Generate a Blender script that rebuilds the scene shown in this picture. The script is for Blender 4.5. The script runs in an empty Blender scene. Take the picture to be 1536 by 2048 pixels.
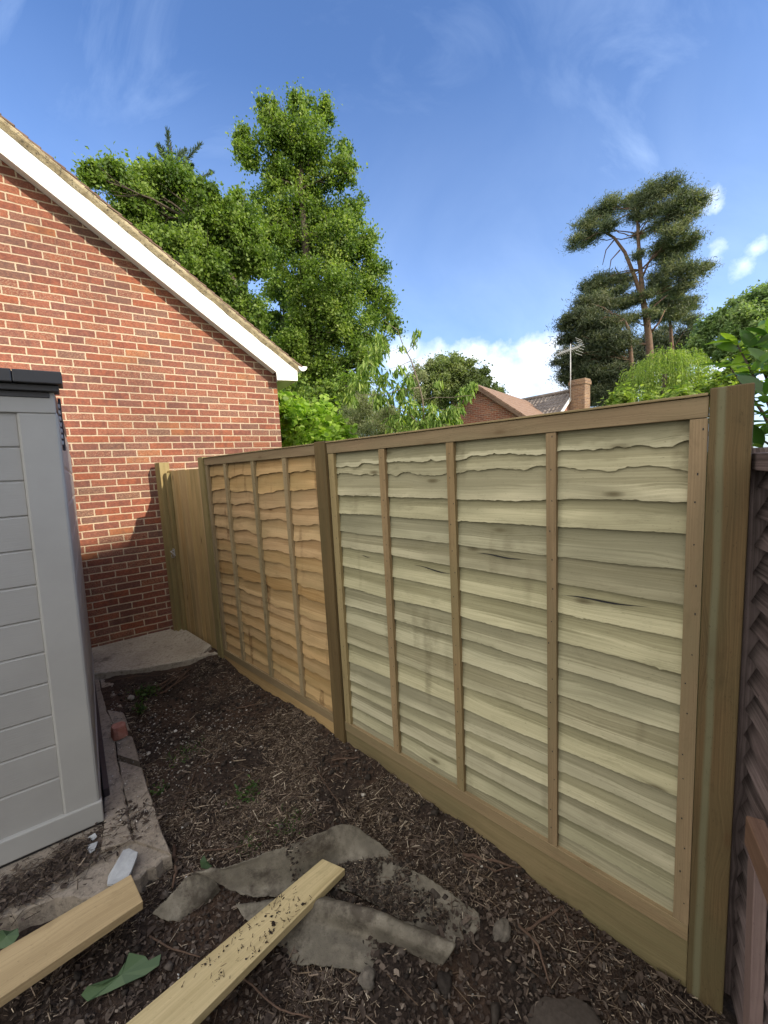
import bpy, math, random
import numpy as np
from mathutils import Vector, Matrix
R = math.radians
rng = np.random.default_rng(7)
random.seed(7)
scene = bpy.context.scene
COL = scene.collection

# ------------------------------------------------------------------ camera
CH = 1.83
F_PX = 795.0; IW, IH = 1536, 2048
ROLL = math.atan(0.052); PITCH = math.atan(90 * math.cos(ROLL) / F_PX)
_cp, _sp = math.cos(PITCH), math.sin(PITCH)
AW = np.array([0, _cp, -_sp]); _u = np.array([0, _sp, _cp]); _r = np.array([1.0, 0, 0])
AR = math.cos(ROLL) * _r - math.sin(ROLL) * _u
AU = math.sin(ROLL) * _r + math.cos(ROLL) * _u
cam = bpy.data.cameras.new("camera"); camo = bpy.data.objects.new("camera", cam); COL.objects.link(camo)
m = Matrix(((AR[0], AU[0], -AW[0], 0), (AR[1], AU[1], -AW[1], 0), (AR[2], AU[2], -AW[2], CH), (0, 0, 0, 1)))
camo.matrix_world = m
cam.sensor_fit = 'HORIZONTAL'; cam.sensor_width = 36; cam.lens = F_PX / IW * 36
cam.clip_start = 0.02; cam.clip_end = 2000
scene.camera = camo

# ------------------------------------------------------------------ light
SUN_AZ = R(121.3); SUN_EL = R(26.6)
SUN_DIR = np.array([math.sin(SUN_AZ) * math.cos(SUN_EL), math.cos(SUN_AZ) * math.cos(SUN_EL), math.sin(SUN_EL)])
sun = bpy.data.lights.new("sun", 'SUN'); sun.energy = 2.8; sun.angle = R(0.6); sun.color = (1.0, 0.87, 0.68)
suno = bpy.data.objects.new("sun", sun); COL.objects.link(suno)
suno.rotation_euler = Vector(SUN_DIR).to_track_quat('Z', 'Y').to_euler()
suno.location = (8, -6, 12)
scene.view_settings.view_transform = 'Standard'; scene.view_settings.look = 'None'
scene.view_settings.exposure = 1.05; scene.view_settings.gamma = 1
SKY_STRENGTH = 0.15

def ray(x, y): return (x - IW / 2) * AR - (y - IH / 2) * AU + F_PX * AW
def G(x, y, z=0.0):
    d = ray(x, y); t = (z - CH) / d[2]; return np.array([t * d[0], t * d[1], z])
def PT(x, y, dist):
    d = ray(x, y); t = dist / math.hypot(d[0], d[1]); return t * d + np.array([0, 0, CH])
def PXM(dist): return dist / F_PX

# ------------------------------------------------------------------ node helpers
class NT:
    def __init__(s, tree): s.t = tree; s.n = tree.nodes; s.l = tree.links
    def new(s, typ, ins=None, **kw):
        nd = s.n.new(typ)
        for k, v in kw.items(): setattr(nd, k, v)
        if ins:
            for k, v in ins.items(): s.put(nd, k, v)
        return nd
    def put(s, nd, k, v):
        i = nd.inputs[k]
        if hasattr(v, 'node'): s.l.new(v, i)
        elif isinstance(v, bpy.types.Node): s.l.new(v.outputs[0], i)
        else:
            try: i.default_value = v
            except Exception:
                i.default_value = (*v, 1) if len(v) == 3 else v
    def math(s, op, a, b=None, c=None, clamp=False):
        nd = s.new('ShaderNodeMath', operation=op); nd.use_clamp = clamp; s.put(nd, 0, a)
        if b is not None: s.put(nd, 1, b)
        if c is not None: s.put(nd, 2, c)
        return nd.outputs[0]
    def mix(s, f, a, b, mode='MIX'):
        nd = s.new('ShaderNodeMix', data_type='RGBA', blend_type=mode)
        s.put(nd, 0, f); s.put(nd, 6, a if hasattr(a, 'node') else (*a, 1)); s.put(nd, 7, b if hasattr(b, 'node') else (*b, 1))
        return nd.outputs[2]
    def ramp(s, f, stops, interp='LINEAR'):
        nd = s.new('ShaderNodeValToRGB'); s.put(nd, 0, f); cr = nd.color_ramp; cr.interpolation = interp
        while len(cr.elements) < len(stops): cr.elements.new(0.5)
        for e, (p, c) in zip(cr.elements, stops):
            e.position = p; e.color = (*c, 1) if len(c) == 3 else c
        return nd.outputs[0]
    def mr(s, f, a, b, c=0., d=1.):
        nd = s.new('ShaderNodeMapRange'); s.put(nd, 0, f)
        for i, v in enumerate((a, b, c, d)): s.put(nd, i + 1, v)
        return nd.outputs[0]
    def noise(s, vec, scale, detail=4, rough=0.55, dist=0.0, out=0):
        nd = s.new('ShaderNodeTexNoise'); s.put(nd, 'Vector', vec); s.put(nd, 'Scale', scale); s.put(nd, 'Detail', detail)
        s.put(nd, 'Roughness', rough); s.put(nd, 'Distortion', dist); return nd.outputs[out]
    def vmul(s, v, xyz):
        nd = s.new('ShaderNodeVectorMath', operation='MULTIPLY'); s.put(nd, 0, v); s.put(nd, 1, xyz); return nd.outputs[0]
    def vadd(s, v, w):
        nd = s.new('ShaderNodeVectorMath', operation='ADD'); s.put(nd, 0, v); s.put(nd, 1, w); return nd.outputs[0]
    def attr(s, name, out='Fac'): return s.new('ShaderNodeAttribute', attribute_name=name).outputs[out]

def material(name):
    mt = bpy.data.materials.new(name); mt.use_nodes = True; t = NT(mt.node_tree)
    b = mt.node_tree.nodes['Principled BSDF']; return mt, t, b
def bump(t, b, h, strength=0.5, dist=0.01):
    nd = t.new('ShaderNodeBump', {'Strength': strength, 'Distance': dist, 'Height': h}); t.put(b, 'Normal', nd.outputs[0])
GRAY = (1, 1, 1)

# ------------------------------------------------------------------ world: sky with clouds
world = bpy.data.worlds.new("World"); scene.world = world; world.use_nodes = True
wt = NT(world.node_tree); bg = world.node_tree.nodes['Background']
sky = wt.new('ShaderNodeTexSky', sky_type='NISHITA'); sky.sun_disc = False
sky.sun_elevation = SUN_EL; sky.sun_rotation = SUN_AZ; sky.air_density = 1.0; sky.dust_density = 0.6; sky.ozone_density = 2.0
tc = wt.new('ShaderNodeTexCoord').outputs['Generated']
sep = wt.new('ShaderNodeSeparateXYZ', {0: tc})
skyc = wt.mix(1.0, sky.outputs[0], (0.545, 0.665, 0.87), 'MULTIPLY')
# thin cirrus, streaked
mp = wt.new('ShaderNodeMapping', {'Vector': tc, 'Rotation': (0.5, 0.6, 0.9), 'Scale': (1.2, 5.0, 1.6)})
cir = wt.noise(mp.outputs[0], 1.7, 7, 0.6, 0.9)
cirm = wt.mr(cir, 0.44, 0.80)
mp2 = wt.new('ShaderNodeMapping', {'Vector': tc, 'Rotation': (0.2, -0.4, 0.3), 'Scale': (1.0, 1.4, 1.0)})
lowf = wt.mr(wt.noise(mp2.outputs[0], 1.9, 3, 0.5), 0.38, 0.66)
cirf = wt.math('MULTIPLY', wt.math('MULTIPLY', cirm, lowf), 0.34)
veil = wt.mr(sep.outputs[2], 0.66, 0.02, 0.0, 0.50)
veil = wt.math('MULTIPLY', veil, wt.mr(wt.noise(mp2.outputs[0], 2.6, 6, 0.6, 0.6), 0.3, 0.7, 0.35, 1.0))
f0 = wt.math('MAXIMUM', cirf, veil, clamp=True)
col = wt.mix(f0, skyc, (3.6, 4.5, 5.9))
# unseen white cloud added behind the viewer as neutral fill light for the shade
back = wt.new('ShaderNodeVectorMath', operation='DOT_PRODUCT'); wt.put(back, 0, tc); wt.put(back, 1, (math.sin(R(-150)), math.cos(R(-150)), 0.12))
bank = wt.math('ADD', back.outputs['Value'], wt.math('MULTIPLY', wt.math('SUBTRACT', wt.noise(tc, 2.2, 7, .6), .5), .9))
fill_bankm = wt.mr(bank, 0.02, 0.30)
col = wt.mix(fill_bankm, col, wt.mix(wt.mr(wt.noise(tc, 3.4, 5, .6), .35, .65), (4.6, 4.5, 4.3), (8.2, 7.9, 7.4)))
# cumulus: soft lobes at given directions
def cumulus(col, dirs, scale, soft, white, shade, amp=1.5):
    acc = None
    warp = wt.noise(tc, scale, 6, 0.6)
    for (x, y, rdeg) in dirs:
        d = ray(x, y); d = d / np.linalg.norm(d)
        dp = wt.new('ShaderNodeVectorMath', operation='DISTANCE'); wt.put(dp, 0, tc); wt.put(dp, 1, tuple(d))
        v = wt.math('DIVIDE', dp.outputs['Value'], 2 * math.sin(R(rdeg) / 2))
        v = wt.math('SUBTRACT', 1.0, v)
        acc = v if acc is None else wt.math('MAXIMUM', acc, v)
    v = wt.math('ADD', acc, wt.math('MULTIPLY', wt.math('SUBTRACT', warp, 0.5), amp))
    f = wt.mr(v, 0.02, soft)
    sh = wt.mr(wt.noise(tc, scale * 0.6, 4, 0.6), 0.36, 0.6)
    return wt.mix(f, col, wt.mix(sh, shade, white))
col = cumulus(col, [(860, 735, 4.2), (930, 735, 4), (990, 755, 4.5), (1040, 765, 4.5), (1085, 745, 3.8), (1070, 715, 3), (1110, 705, 3), (800, 715, 3), (950, 715, 2.4), (820, 705, 2.4), (1120, 770, 5), (700, 800, 5), (1460, 770, 4.5), (1250, 760, 5)],
              16.0, 0.85, (5.7, 5.8, 5.9), (3.5, 4.0, 4.8))
col = cumulus(col, [(1428, 508, 1.15), (1488, 530, 1.3), (1512, 498, 1.1), (1420, 398, 1.1), (1432, 412, .7)], 22.0, 1.5, (4.4, 4.9, 5.7), (3.4, 4.2, 5.3), 3.6)
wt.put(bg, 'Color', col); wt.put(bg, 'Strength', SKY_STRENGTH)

# ------------------------------------------------------------------ mesh helpers
LOC = {}
def tag(o, label=None, cat=None, group=None, kind=None):
    if label: o['label'] = label
    if cat: o['category'] = cat
    if group: o['group'] = group
    if kind: o['kind'] = kind
    return o
def thing(name, loc, label, cat, group=None):
    o = bpy.data.objects.new(name, None); COL.objects.link(o); o.location = tuple(loc); o.empty_display_size = 0.1
    LOC[o.name] = np.array(loc, float); return tag(o, label, cat, group)

class MB:
    """collects world-space geometry for one mesh object"""
    def __init__(s): s.v = []; s.f = []; s.uv = []; s.r = []; s.mi = []; s.n = 0; s.uv2 = []
    def add(s, verts, faces, uvs=None, rnd=None, mi=0, uv2=None):
        verts = np.asarray(verts, float); s.v.append(verts)
        r_ = random.random() if rnd is None else rnd
        for k, fc in enumerate(faces):
            s.f.append([i + s.n for i in fc])
            s.uv.append(uvs[k] if uvs is not None else [(0, 0)] * len(fc)); s.uv2.append(uv2[k] if uv2 is not None else [(.8, 0)] * len(fc))
            s.r.append(r_ if np.isscalar(r_) else r_[k]); s.mi.append(mi)
        s.n += len(verts); return s
    def hexa(s, P, rnd=None, grain=0, mi=0):
        """P: 8 corners ordered by (a,b,c) bits; grain = axis index of the grain"""
        P = np.asarray(P, float).reshape(2, 2, 2, 3); r_ = random.random() if rnd is None else rnd
        L = [np.linalg.norm(P[1, 0, 0] - P[0, 0, 0]), np.linalg.norm(P[0, 1, 0] - P[0, 0, 0]), np.linalg.norm(P[0, 0, 1] - P[0, 0, 0])]
        off = (r_ * 37.3, r_ * 11.7)
        verts = [P[i, j, k] for i in (0, 1) for j in (0, 1) for k in (0, 1)]
        idx = lambda i, j, k: i * 4 + j * 2 + k
        faces = []; uvs = []
        for ax in range(3):
            o1, o2 = [a for a in range(3) if a != ax]
            for side in (0, 1):
                q = [(0, 0), (1, 0), (1, 1), (0, 1)]
                if (side == 0) != (ax == 1): q = q[::-1]
                fc = []; uv = []
                for a, b_ in q:
                    c = [0, 0, 0]; c[ax] = side; c[o1] = a; c[o2] = b_
                    fc.append(idx(*c))
                    t = [c[0] * L[0], c[1] * L[1], c[2] * L[2]]
                    if ax == grain: uv.append((t[o1] * 0.15 + off[0], t[o2] + off[1]))
                    else:
                        other = o1 if o2 == grain else o2
                        uv.append((t[grain] + off[0], t[other] + off[1] + ax * 0.31))
                faces.append(fc); uvs.append(uv)
        return s.add(verts, faces, uvs, r_, mi)
    def box(s, o, a, b, c, rnd=None, grain=None, mi=0):
        o, a, b, c = [np.asarray(q, float) for q in (o, a, b, c)]
        if np.dot(np.cross(a, b), c) < 0: o = o + c; c = -c
        if grain is None: grain = int(np.argmax([np.linalg.norm(a), np.linalg.norm(b), np.linalg.norm(c)]))
        return s.hexa([o + i * a + j * b + k * c for i in (0, 1) for j in (0, 1) for k in (0, 1)], rnd, grain, mi)
    def tube(s, pts, rad, n=7, rnd=None, cap=True, mi=0):
        pts = [np.asarray(p, float) for p in pts]; rad = [rad] * len(pts) if np.isscalar(rad) else rad
        vs = []; L = 0; Ls = []
        up = np.array([0.13, 0.21, 0.97])
        for i, p in enumerate(pts):
            t = pts[min(i + 1, len(pts) - 1)] - pts[max(i - 1, 0)]; t = t / (np.linalg.norm(t) + 1e-9)
            if abs(t @ up) > 0.95: up = np.array([0.9, 0.3, 0.1])
            a = np.cross(t, up); a /= np.linalg.norm(a) + 1e-9; b = np.cross(t, a)
            for k in range(n):
                th = 2 * math.pi * k / n; vs.append(p + rad[i] * (math.cos(th) * a + math.sin(th) * b))
            if i: L += np.linalg.norm(p - pts[i - 1])
            Ls.append(L)
        fs = []; uv = []
        for i in range(len(pts) - 1):
            for k in range(n):
                k2 = (k + 1) % n
                fs.append([i * n + k, i * n + k2, (i + 1) * n + k2, (i + 1) * n + k])
                uv.append([(Ls[i], k * .05), (Ls[i], k * .05 + .05), (Ls[i + 1], k * .05 + .05), (Ls[i + 1], k * .05)])
        if cap:
            fs.append(list(range(n))[::-1]); uv.append([(0, 0)] * n)
            fs.append([(len(pts) - 1) * n + k for k in range(n)]); uv.append([(0, 0)] * n)
        return s.add(vs, fs, uv, rnd, mi)
    def prism(s, poly, ext, rnd=None, mi=0):
        """poly: planar 3-D outline, ext: extrusion vector"""
        poly = np.asarray(poly, float); ext = np.asarray(ext, float); n = len(poly)
        nrm = sum(np.cross(poly[i] - poly[0], poly[(i + 1) % n] - poly[0]) for i in range(n))
        if nrm @ ext > 0: poly = poly[::-1]
        e1 = poly[1] - poly[0]; e1 = e1 / (np.linalg.norm(e1) + 1e-9); nn = np.cross(e1, ext); nn = nn / (np.linalg.norm(nn) + 1e-9)
        uvp = [((p - poly[0]) @ e1, (p - poly[0]) @ nn) for p in poly]
        vs = list(poly) + list(poly + ext)
        fs = [list(range(n)), [n + i for i in range(n)][::-1]]; uv = [uvp, uvp[::-1]]
        el = np.linalg.norm(ext)
        for i in range(n):
            j = (i + 1) % n; fs.append([i, n + i, n + j, j]); l = np.linalg.norm(poly[j] - poly[i])
            uv.append([(0, 0), (0, el), (l, el), (l, 0)])
        return s.add(vs, fs, uv, rnd, mi)
    def build(s, name, mat, parent=None, loc=None, smooth=False, bevel=0):
        v = np.concatenate(s.v) if s.v else np.zeros((0, 3))
        if parent is not None: base = LOC[parent.name]
        elif loc is not None: base = np.asarray(loc, float)
        else: base = np.zeros(3)
        me = bpy.data.meshes.new(name)
        me.from_pydata((v - base).tolist(), [], s.f)
        uvl = me.uv_layers.new(name='UVMap'); flat = [c for f in s.uv for p in f for c in p]; uvl.data.foreach_set('uv', flat)
        if any(q[0][0] != .8 for q in s.uv2[:9]): me.uv_layers.new(name='Across').data.foreach_set('uv', [c for f in s.uv2 for p in f for c in p])
        at = me.attributes.new('rnd', 'FLOAT', 'FACE'); at.data.foreach_set('value', s.r)
        mats = mat if isinstance(mat, (list, tuple)) else [mat]
        for m_ in mats: me.materials.append(m_)
        if len(mats) > 1: me.polygons.foreach_set('material_index', s.mi)
        if smooth: me.polygons.foreach_set('use_smooth', [True] * len(me.polygons))
        o = bpy.data.objects.new(name, me); COL.objects.link(o)
        if parent is not None: o.parent = parent; LOC[o.name] = base
        else: o.location = tuple(base); LOC[o.name] = base
        if bevel:
            md = o.modifiers.new('bevel', 'BEVEL'); md.width = bevel; md.segments = 2; md.limit_method = 'ANGLE'; md.angle_limit = R(40)
        me.update(); return o

def big_mesh(name, verts, faces4, rnd, mat, parent=None, loc=(0, 0, 0), smooth=False, tri=False):
    base = LOC[parent.name] if parent is not None else np.asarray(loc, float)
    verts = np.asarray(verts, float) - base; faces4 = np.asarray(faces4, np.int32); k = faces4.shape[1]
    me = bpy.data.meshes.new(name); me.vertices.add(len(verts)); me.vertices.foreach_set('co', verts.astype(np.float32).ravel())
    me.loops.add(faces4.size); me.loops.foreach_set('vertex_index', faces4.ravel())
    me.polygons.add(len(faces4)); me.polygons.foreach_set('loop_start', np.arange(0, faces4.size, k, dtype=np.int32))
    me.update(calc_edges=True)
    at = me.attributes.new('rnd', 'FLOAT', 'FACE'); at.data.foreach_set('value', np.asarray(rnd, np.float32))
    me.materials.append(mat)
    if smooth: me.polygons.foreach_set('use_smooth', [True] * len(me.polygons))
    o = bpy.data.objects.new(name, me); COL.objects.link(o)
    if parent is not None: o.parent = parent
    else: o.location = tuple(base)
    LOC[o.name] = base
    return o

# smooth value noise for shaping geometry
_tab = rng.random((256, 256))
def vnoise(x, y, s=1.0, o=0.0):
    x = np.asarray(x) * s + o + 100; y = np.asarray(y) * s + o * 1.7 + 100
    xi = np.floor(x).astype(int); yi = np.floor(y).astype(int); fx = x - xi; fy = y - yi
    fx = fx * fx * (3 - 2 * fx); fy = fy * fy * (3 - 2 * fy)
    a = _tab[xi % 256, yi % 256]; b = _tab[(xi + 1) % 256, yi % 256]; c = _tab[xi % 256, (yi + 1) % 256]; d = _tab[(xi + 1) % 256, (yi + 1) % 256]
    return (a * (1 - fx) + b * fx) * (1 - fy) + (c * (1 - fx) + d * fx) * fy - 0.5
def fbm(x, y, s, n=4, o=0.): return sum(vnoise(x, y, s * 2 ** i, o + 3.1 * i) / 1.9 ** i for i in range(n))
def sstep(a, b, x): t = np.clip((x - a) / (b - a), 0, 1); return t * t * (3 - 2 * t)

# ------------------------------------------------------------------ frames of reference
FA = R(-46.81); UF = np.array([math.sin(FA), math.cos(FA), 0]); NF = np.array([UF[1], -UF[0], 0]); Z = np.array([0, 0, 1.])
def FP(u, d, z): return u * UF + d * NF + z * Z          # fence frame: u along (away), d outwards from camera, z up
WA = R(-33.95); NW = np.array([math.sin(WA), math.cos(WA), 0]); VW = np.array([math.cos(WA), -math.sin(WA), 0])
def WP(v, n, z): return v * VW + n * NW + z * Z          # house frame: v to the right along wall, n away, z up
def onW(x, y, n):
    d = ray(x, y); P = n / (NW @ d) * d; return P @ VW, P[2] + CH
NA = R(28.6); UN = np.array([math.sin(NA), math.cos(NA), 0]); NN = np.array([UN[1], -UN[0], 0])
def NP(u, d, z): return u * UN + d * NN + z * Z

# ------------------------------------------------------------------ materials
def wood(name, dark, light, knot=(.10, .055, .025), green=None, ring=26.0, rough=0.75, knots=0.5, contrast=0.5, across=None, stripe=None, tint=None):
    mt, t, b = material(name)
    uv = t.new('ShaderNodeUVMap', uv_map='UVMap').outputs[0]; rnd = t.attr('rnd')
    sp = t.new('ShaderNodeSeparateXYZ', {0: uv}); U, V = sp.outputs[0], sp.outputs[1]
    def vec(a, b_, c=None): return t.new('ShaderNodeCombineXYZ', {0: t.math('MULTIPLY', U, a), 1: t.math('MULTIPLY', V, b_), 2: rnd if c is None else t.math('MULTIPLY', rnd, c)}).outputs[0]
    # knots: sparse cells, the grain swerves round them
    vor = t.new('ShaderNodeTexVoronoi', {'Vector': vec(3.0, 9.0, 9.), 'Scale': 1.0, 'Randomness': 1.0}); kd = vor.outputs['Distance']
    kc = t.new('ShaderNodeSeparateColor', {0: vor.outputs['Color']}).outputs[0]
    keep = t.mr(kc, .33, .38)
    kmask = t.math('MULTIPLY', t.math('MULTIPLY', t.mr(kd, 0.13, 0.04), knots), keep)
    halo = t.math('MULTIPLY', t.math('MULTIPLY', t.mr(kd, 0.30, 0.05), keep), .35 * knots)
    bend = t.math('MULTIPLY', t.mr(kd, 0.5, 0.0, 0.0, 0.022), keep)
    low = t.noise(vec(.55, 1.6, 7.), 2.0, 2, 0.5)
    vv = t.math('ADD', t.math('ADD', V, bend), t.math('MULTIPLY', low, 0.035))
    f2 = t.new('ShaderNodeCombineXYZ', {0: t.math('MULTIPLY', U, 1.1), 1: t.math('MULTIPLY', vv, ring * 4.6), 2: rnd}).outputs[0]
    lines = t.noise(f2, 1.0, 4, 0.62)                       # growth lines running along the board
    fine = t.noise(t.new('ShaderNodeCombineXYZ', {0: t.math('MULTIPLY', U, 14.0), 1: t.math('MULTIPLY', vv, 420.0), 2: rnd}).outputs[0], 1.0, 2, 0.6)
    broad = t.noise(t.new('ShaderNodeCombineXYZ', {0: t.math('MULTIPLY', U, 1.3), 1: t.math('MULTIPLY', vv, 17.0), 2: rnd}).outputs[0], 1.0, 2, 0.5)
    grain = t.mr(lines, .36, .64)
    f = t.math('ADD', t.math('MULTIPLY', grain, 0.42), t.math('ADD', t.math('MULTIPLY', t.mr(broad, .34, .66), 0.38), t.math('MULTIPLY', fine, 0.34)))
    if across is not None:    # heartwood above, sapwood below: two tones in each board
        A = t.new('ShaderNodeSeparateXYZ', {0: t.new('ShaderNodeUVMap', uv_map='Across').outputs[0]}).outputs[0]
        lim = t.math('ADD', t.math('MULTIPLY', t.math('FRACT', t.math('MULTIPLY', rnd, 5.3)), .26), .50)
        w = t.math('ADD', A, t.math('MULTIPLY', t.math('SUBTRACT', low, .5), .28)); w = t.math('ADD', w, t.math('MULTIPLY', t.math('SUBTRACT', grain, .5), .10))
        sap = t.mr(t.math('SUBTRACT', w, lim), -.05, .05)
        some = t.mr(t.math('FRACT', t.math('MULTIPLY', rnd, 11.1)), .12, .2)
        sap = t.math('MULTIPLY', sap, some)
        f = t.math('ADD', t.math('MULTIPLY', f, .60), t.math('MULTIPLY', sap, across))
        f = t.mr(f, .5 - contrast, .5 + contrast)
    else: f = t.mr(f, 0.5 - contrast, 0.5 + contrast)
    c = t.mix(f, dark, light)
    if green is not None: c = t.mix(t.math('MULTIPLY', t.mr(t.noise(vec(1.2, 5., 3.), 1., 3, .6), 0.45, 0.65), 0.7), c, green)
    if stripe is not None:
        S_ = t.math('ADD', V, t.math('MULTIPLY', t.math('SUBTRACT', t.noise(vec(1.6, 2.), 1., 3, .6), .5), .02))
        c = t.mix(t.mr(t.math('ABSOLUTE', t.math('SUBTRACT', S_, stripe[0])), stripe[1], stripe[1] - .008, 0, .85), c, stripe[2])
    hue = t.new('ShaderNodeHueSaturation', {'Hue': t.mr(rnd, 0, 1, .496, .504), 'Saturation': t.mr(t.math('FRACT', t.math('MULTIPLY', rnd, 3.3)), 0, 1, 0.93, 1.06), 'Value': t.mr(t.math('FRACT', t.math('MULTIPLY', rnd, 7.7)), 0, 1, 0.90, 1.10), 'Color': c})
    c = t.mix(halo, hue.outputs[0], tuple(x * .8 for x in dark)); c = t.mix(kmask, c, knot)
    blot = t.mr(t.noise(vec(6, 16), 1.0, 6, 0.72), 0.55, 0.76)
    c = t.mix(t.math('MULTIPLY', blot, 0.38), c, tuple(x * 0.55 for x in dark))
    if across is not None:   # knots and resin stains line up from board to board: all were sawn from one log
        AU_ = t.new('ShaderNodeSeparateXYZ', {0: t.new('ShaderNodeUVMap', uv_map='Across').outputs[0]}).outputs[1]
        oz = t.new('ShaderNodeSeparateXYZ', {0: t.new('ShaderNodeTexCoord').outputs['Object']}).outputs[2]
        sv = t.new('ShaderNodeCombineXYZ', {0: t.math('MULTIPLY', AU_, 8.5), 1: t.math('MULTIPLY', oz, 1.7), 2: t.math('MULTIPLY', rnd, .22)}).outputs[0]
        st_ = t.math('MULTIPLY', t.mr(t.noise(sv, 1., 1, .5), .63, .72), t.mr(t.noise(vec(17, 30), 1., 4, .7), .28, .60))
        c = t.mix(t.math('MULTIPLY', st_, .42 if across > .4 else .8), c, knot)
    sp2 = t.mr(t.noise(vec(70, 190), 1.0, 3, 0.6), .64, .72); c = t.mix(t.math('MULTIPLY', sp2, .4), c, tuple(x * 0.4 for x in dark))
    t.put(b, 'Base Color', c); t.put(b, 'Roughness', rough); t.put(b, 'Specular IOR Level', 0.22)
    bump(t, b, t.math('ADD', t.math('MULTIPLY', fine, .6), t.math('MULTIPLY', grain, 0.7)), 0.4, 0.0016)
    return mt
M = {}
M['slat_pale'] = wood('pale treated boards', (.215, .198, .112), (.54, .505, .335), green=(.26, .245, .155), ring=26, knots=0.9, knot=(.12, .10, .055), contrast=0.42, across=.46)
M['slat_orange'] = wood('orange treated boards', (.33, .205, .082), (.61, .42, .21), green=(.36, .26, .12), ring=26, knots=1.0, knot=(.15, .08, .035), contrast=0.44, across=.36)
M['frame_brown'] = wood('brown treated batten', (.185, .130, .070), (.335, .245, .135), green=(.22, .18, .095), ring=60, knots=0.8, contrast=0.5)
M['frame_green'] = wood('greenish batten', (.22, .17, .088), (.37, .29, .16), ring=60, knots=0.5)
M['post_brown'] = wood('brown post', (.09, .060, .027), (.19, .132, .062), green=(.12, .095, .045), ring=70, knots=0.5)
M['post_green'] = wood('green post', (.20, .155, .06), (.36, .285, .125), green=(.21, .195, .085), ring=60, knots=0.5)
M['post_near'] = wood('near post', (.050, .034, .016), (.150, .102, .050), green=(.10, .085, .042), ring=90, knots=0.5, stripe=(6.229, .013, (.155, .15, .09)))
M['gravel'] = wood('gravel board', (.155, .122, .057), (.285, .225, .115), green=(.15, .14, .066), ring=30, knots=0.6)
M['gravel_orange'] = wood('orange gravel board', (.33, .22, .095), (.52, .36, .17), ring=30, knots=0.6)
M['gate'] = wood('gate boards', (.36, .25, .11), (.60, .44, .215), green=(.33, .26, .12), ring=34, knots=0.8)
M['plank_a'] = wood('loose plank', (.36, .285, .135), (.60, .49, .265), ring=26, knots=0.9, knot=(.24, .15, .055))
M['plank_b'] = wood('loose plank broad', (.30, .215, .105), (.50, .375, .20), ring=50, knots=0.3)
M['dark_fence'] = wood('old stained boards', (.018, .013, .012), (.21, .165, .158), ring=30, knots=0.3, knot=(.02, .015, .015), contrast=0.40)
M['dark_post'] = wood('weathered batten', (.15, .105, .10), (.27, .20, .185), ring=50, knots=0.3)
M['raw_bracket'] = wood('worn red brown timber', (.12, .068, .045), (.24, .145, .10), ring=50, knots=0.3)

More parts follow.
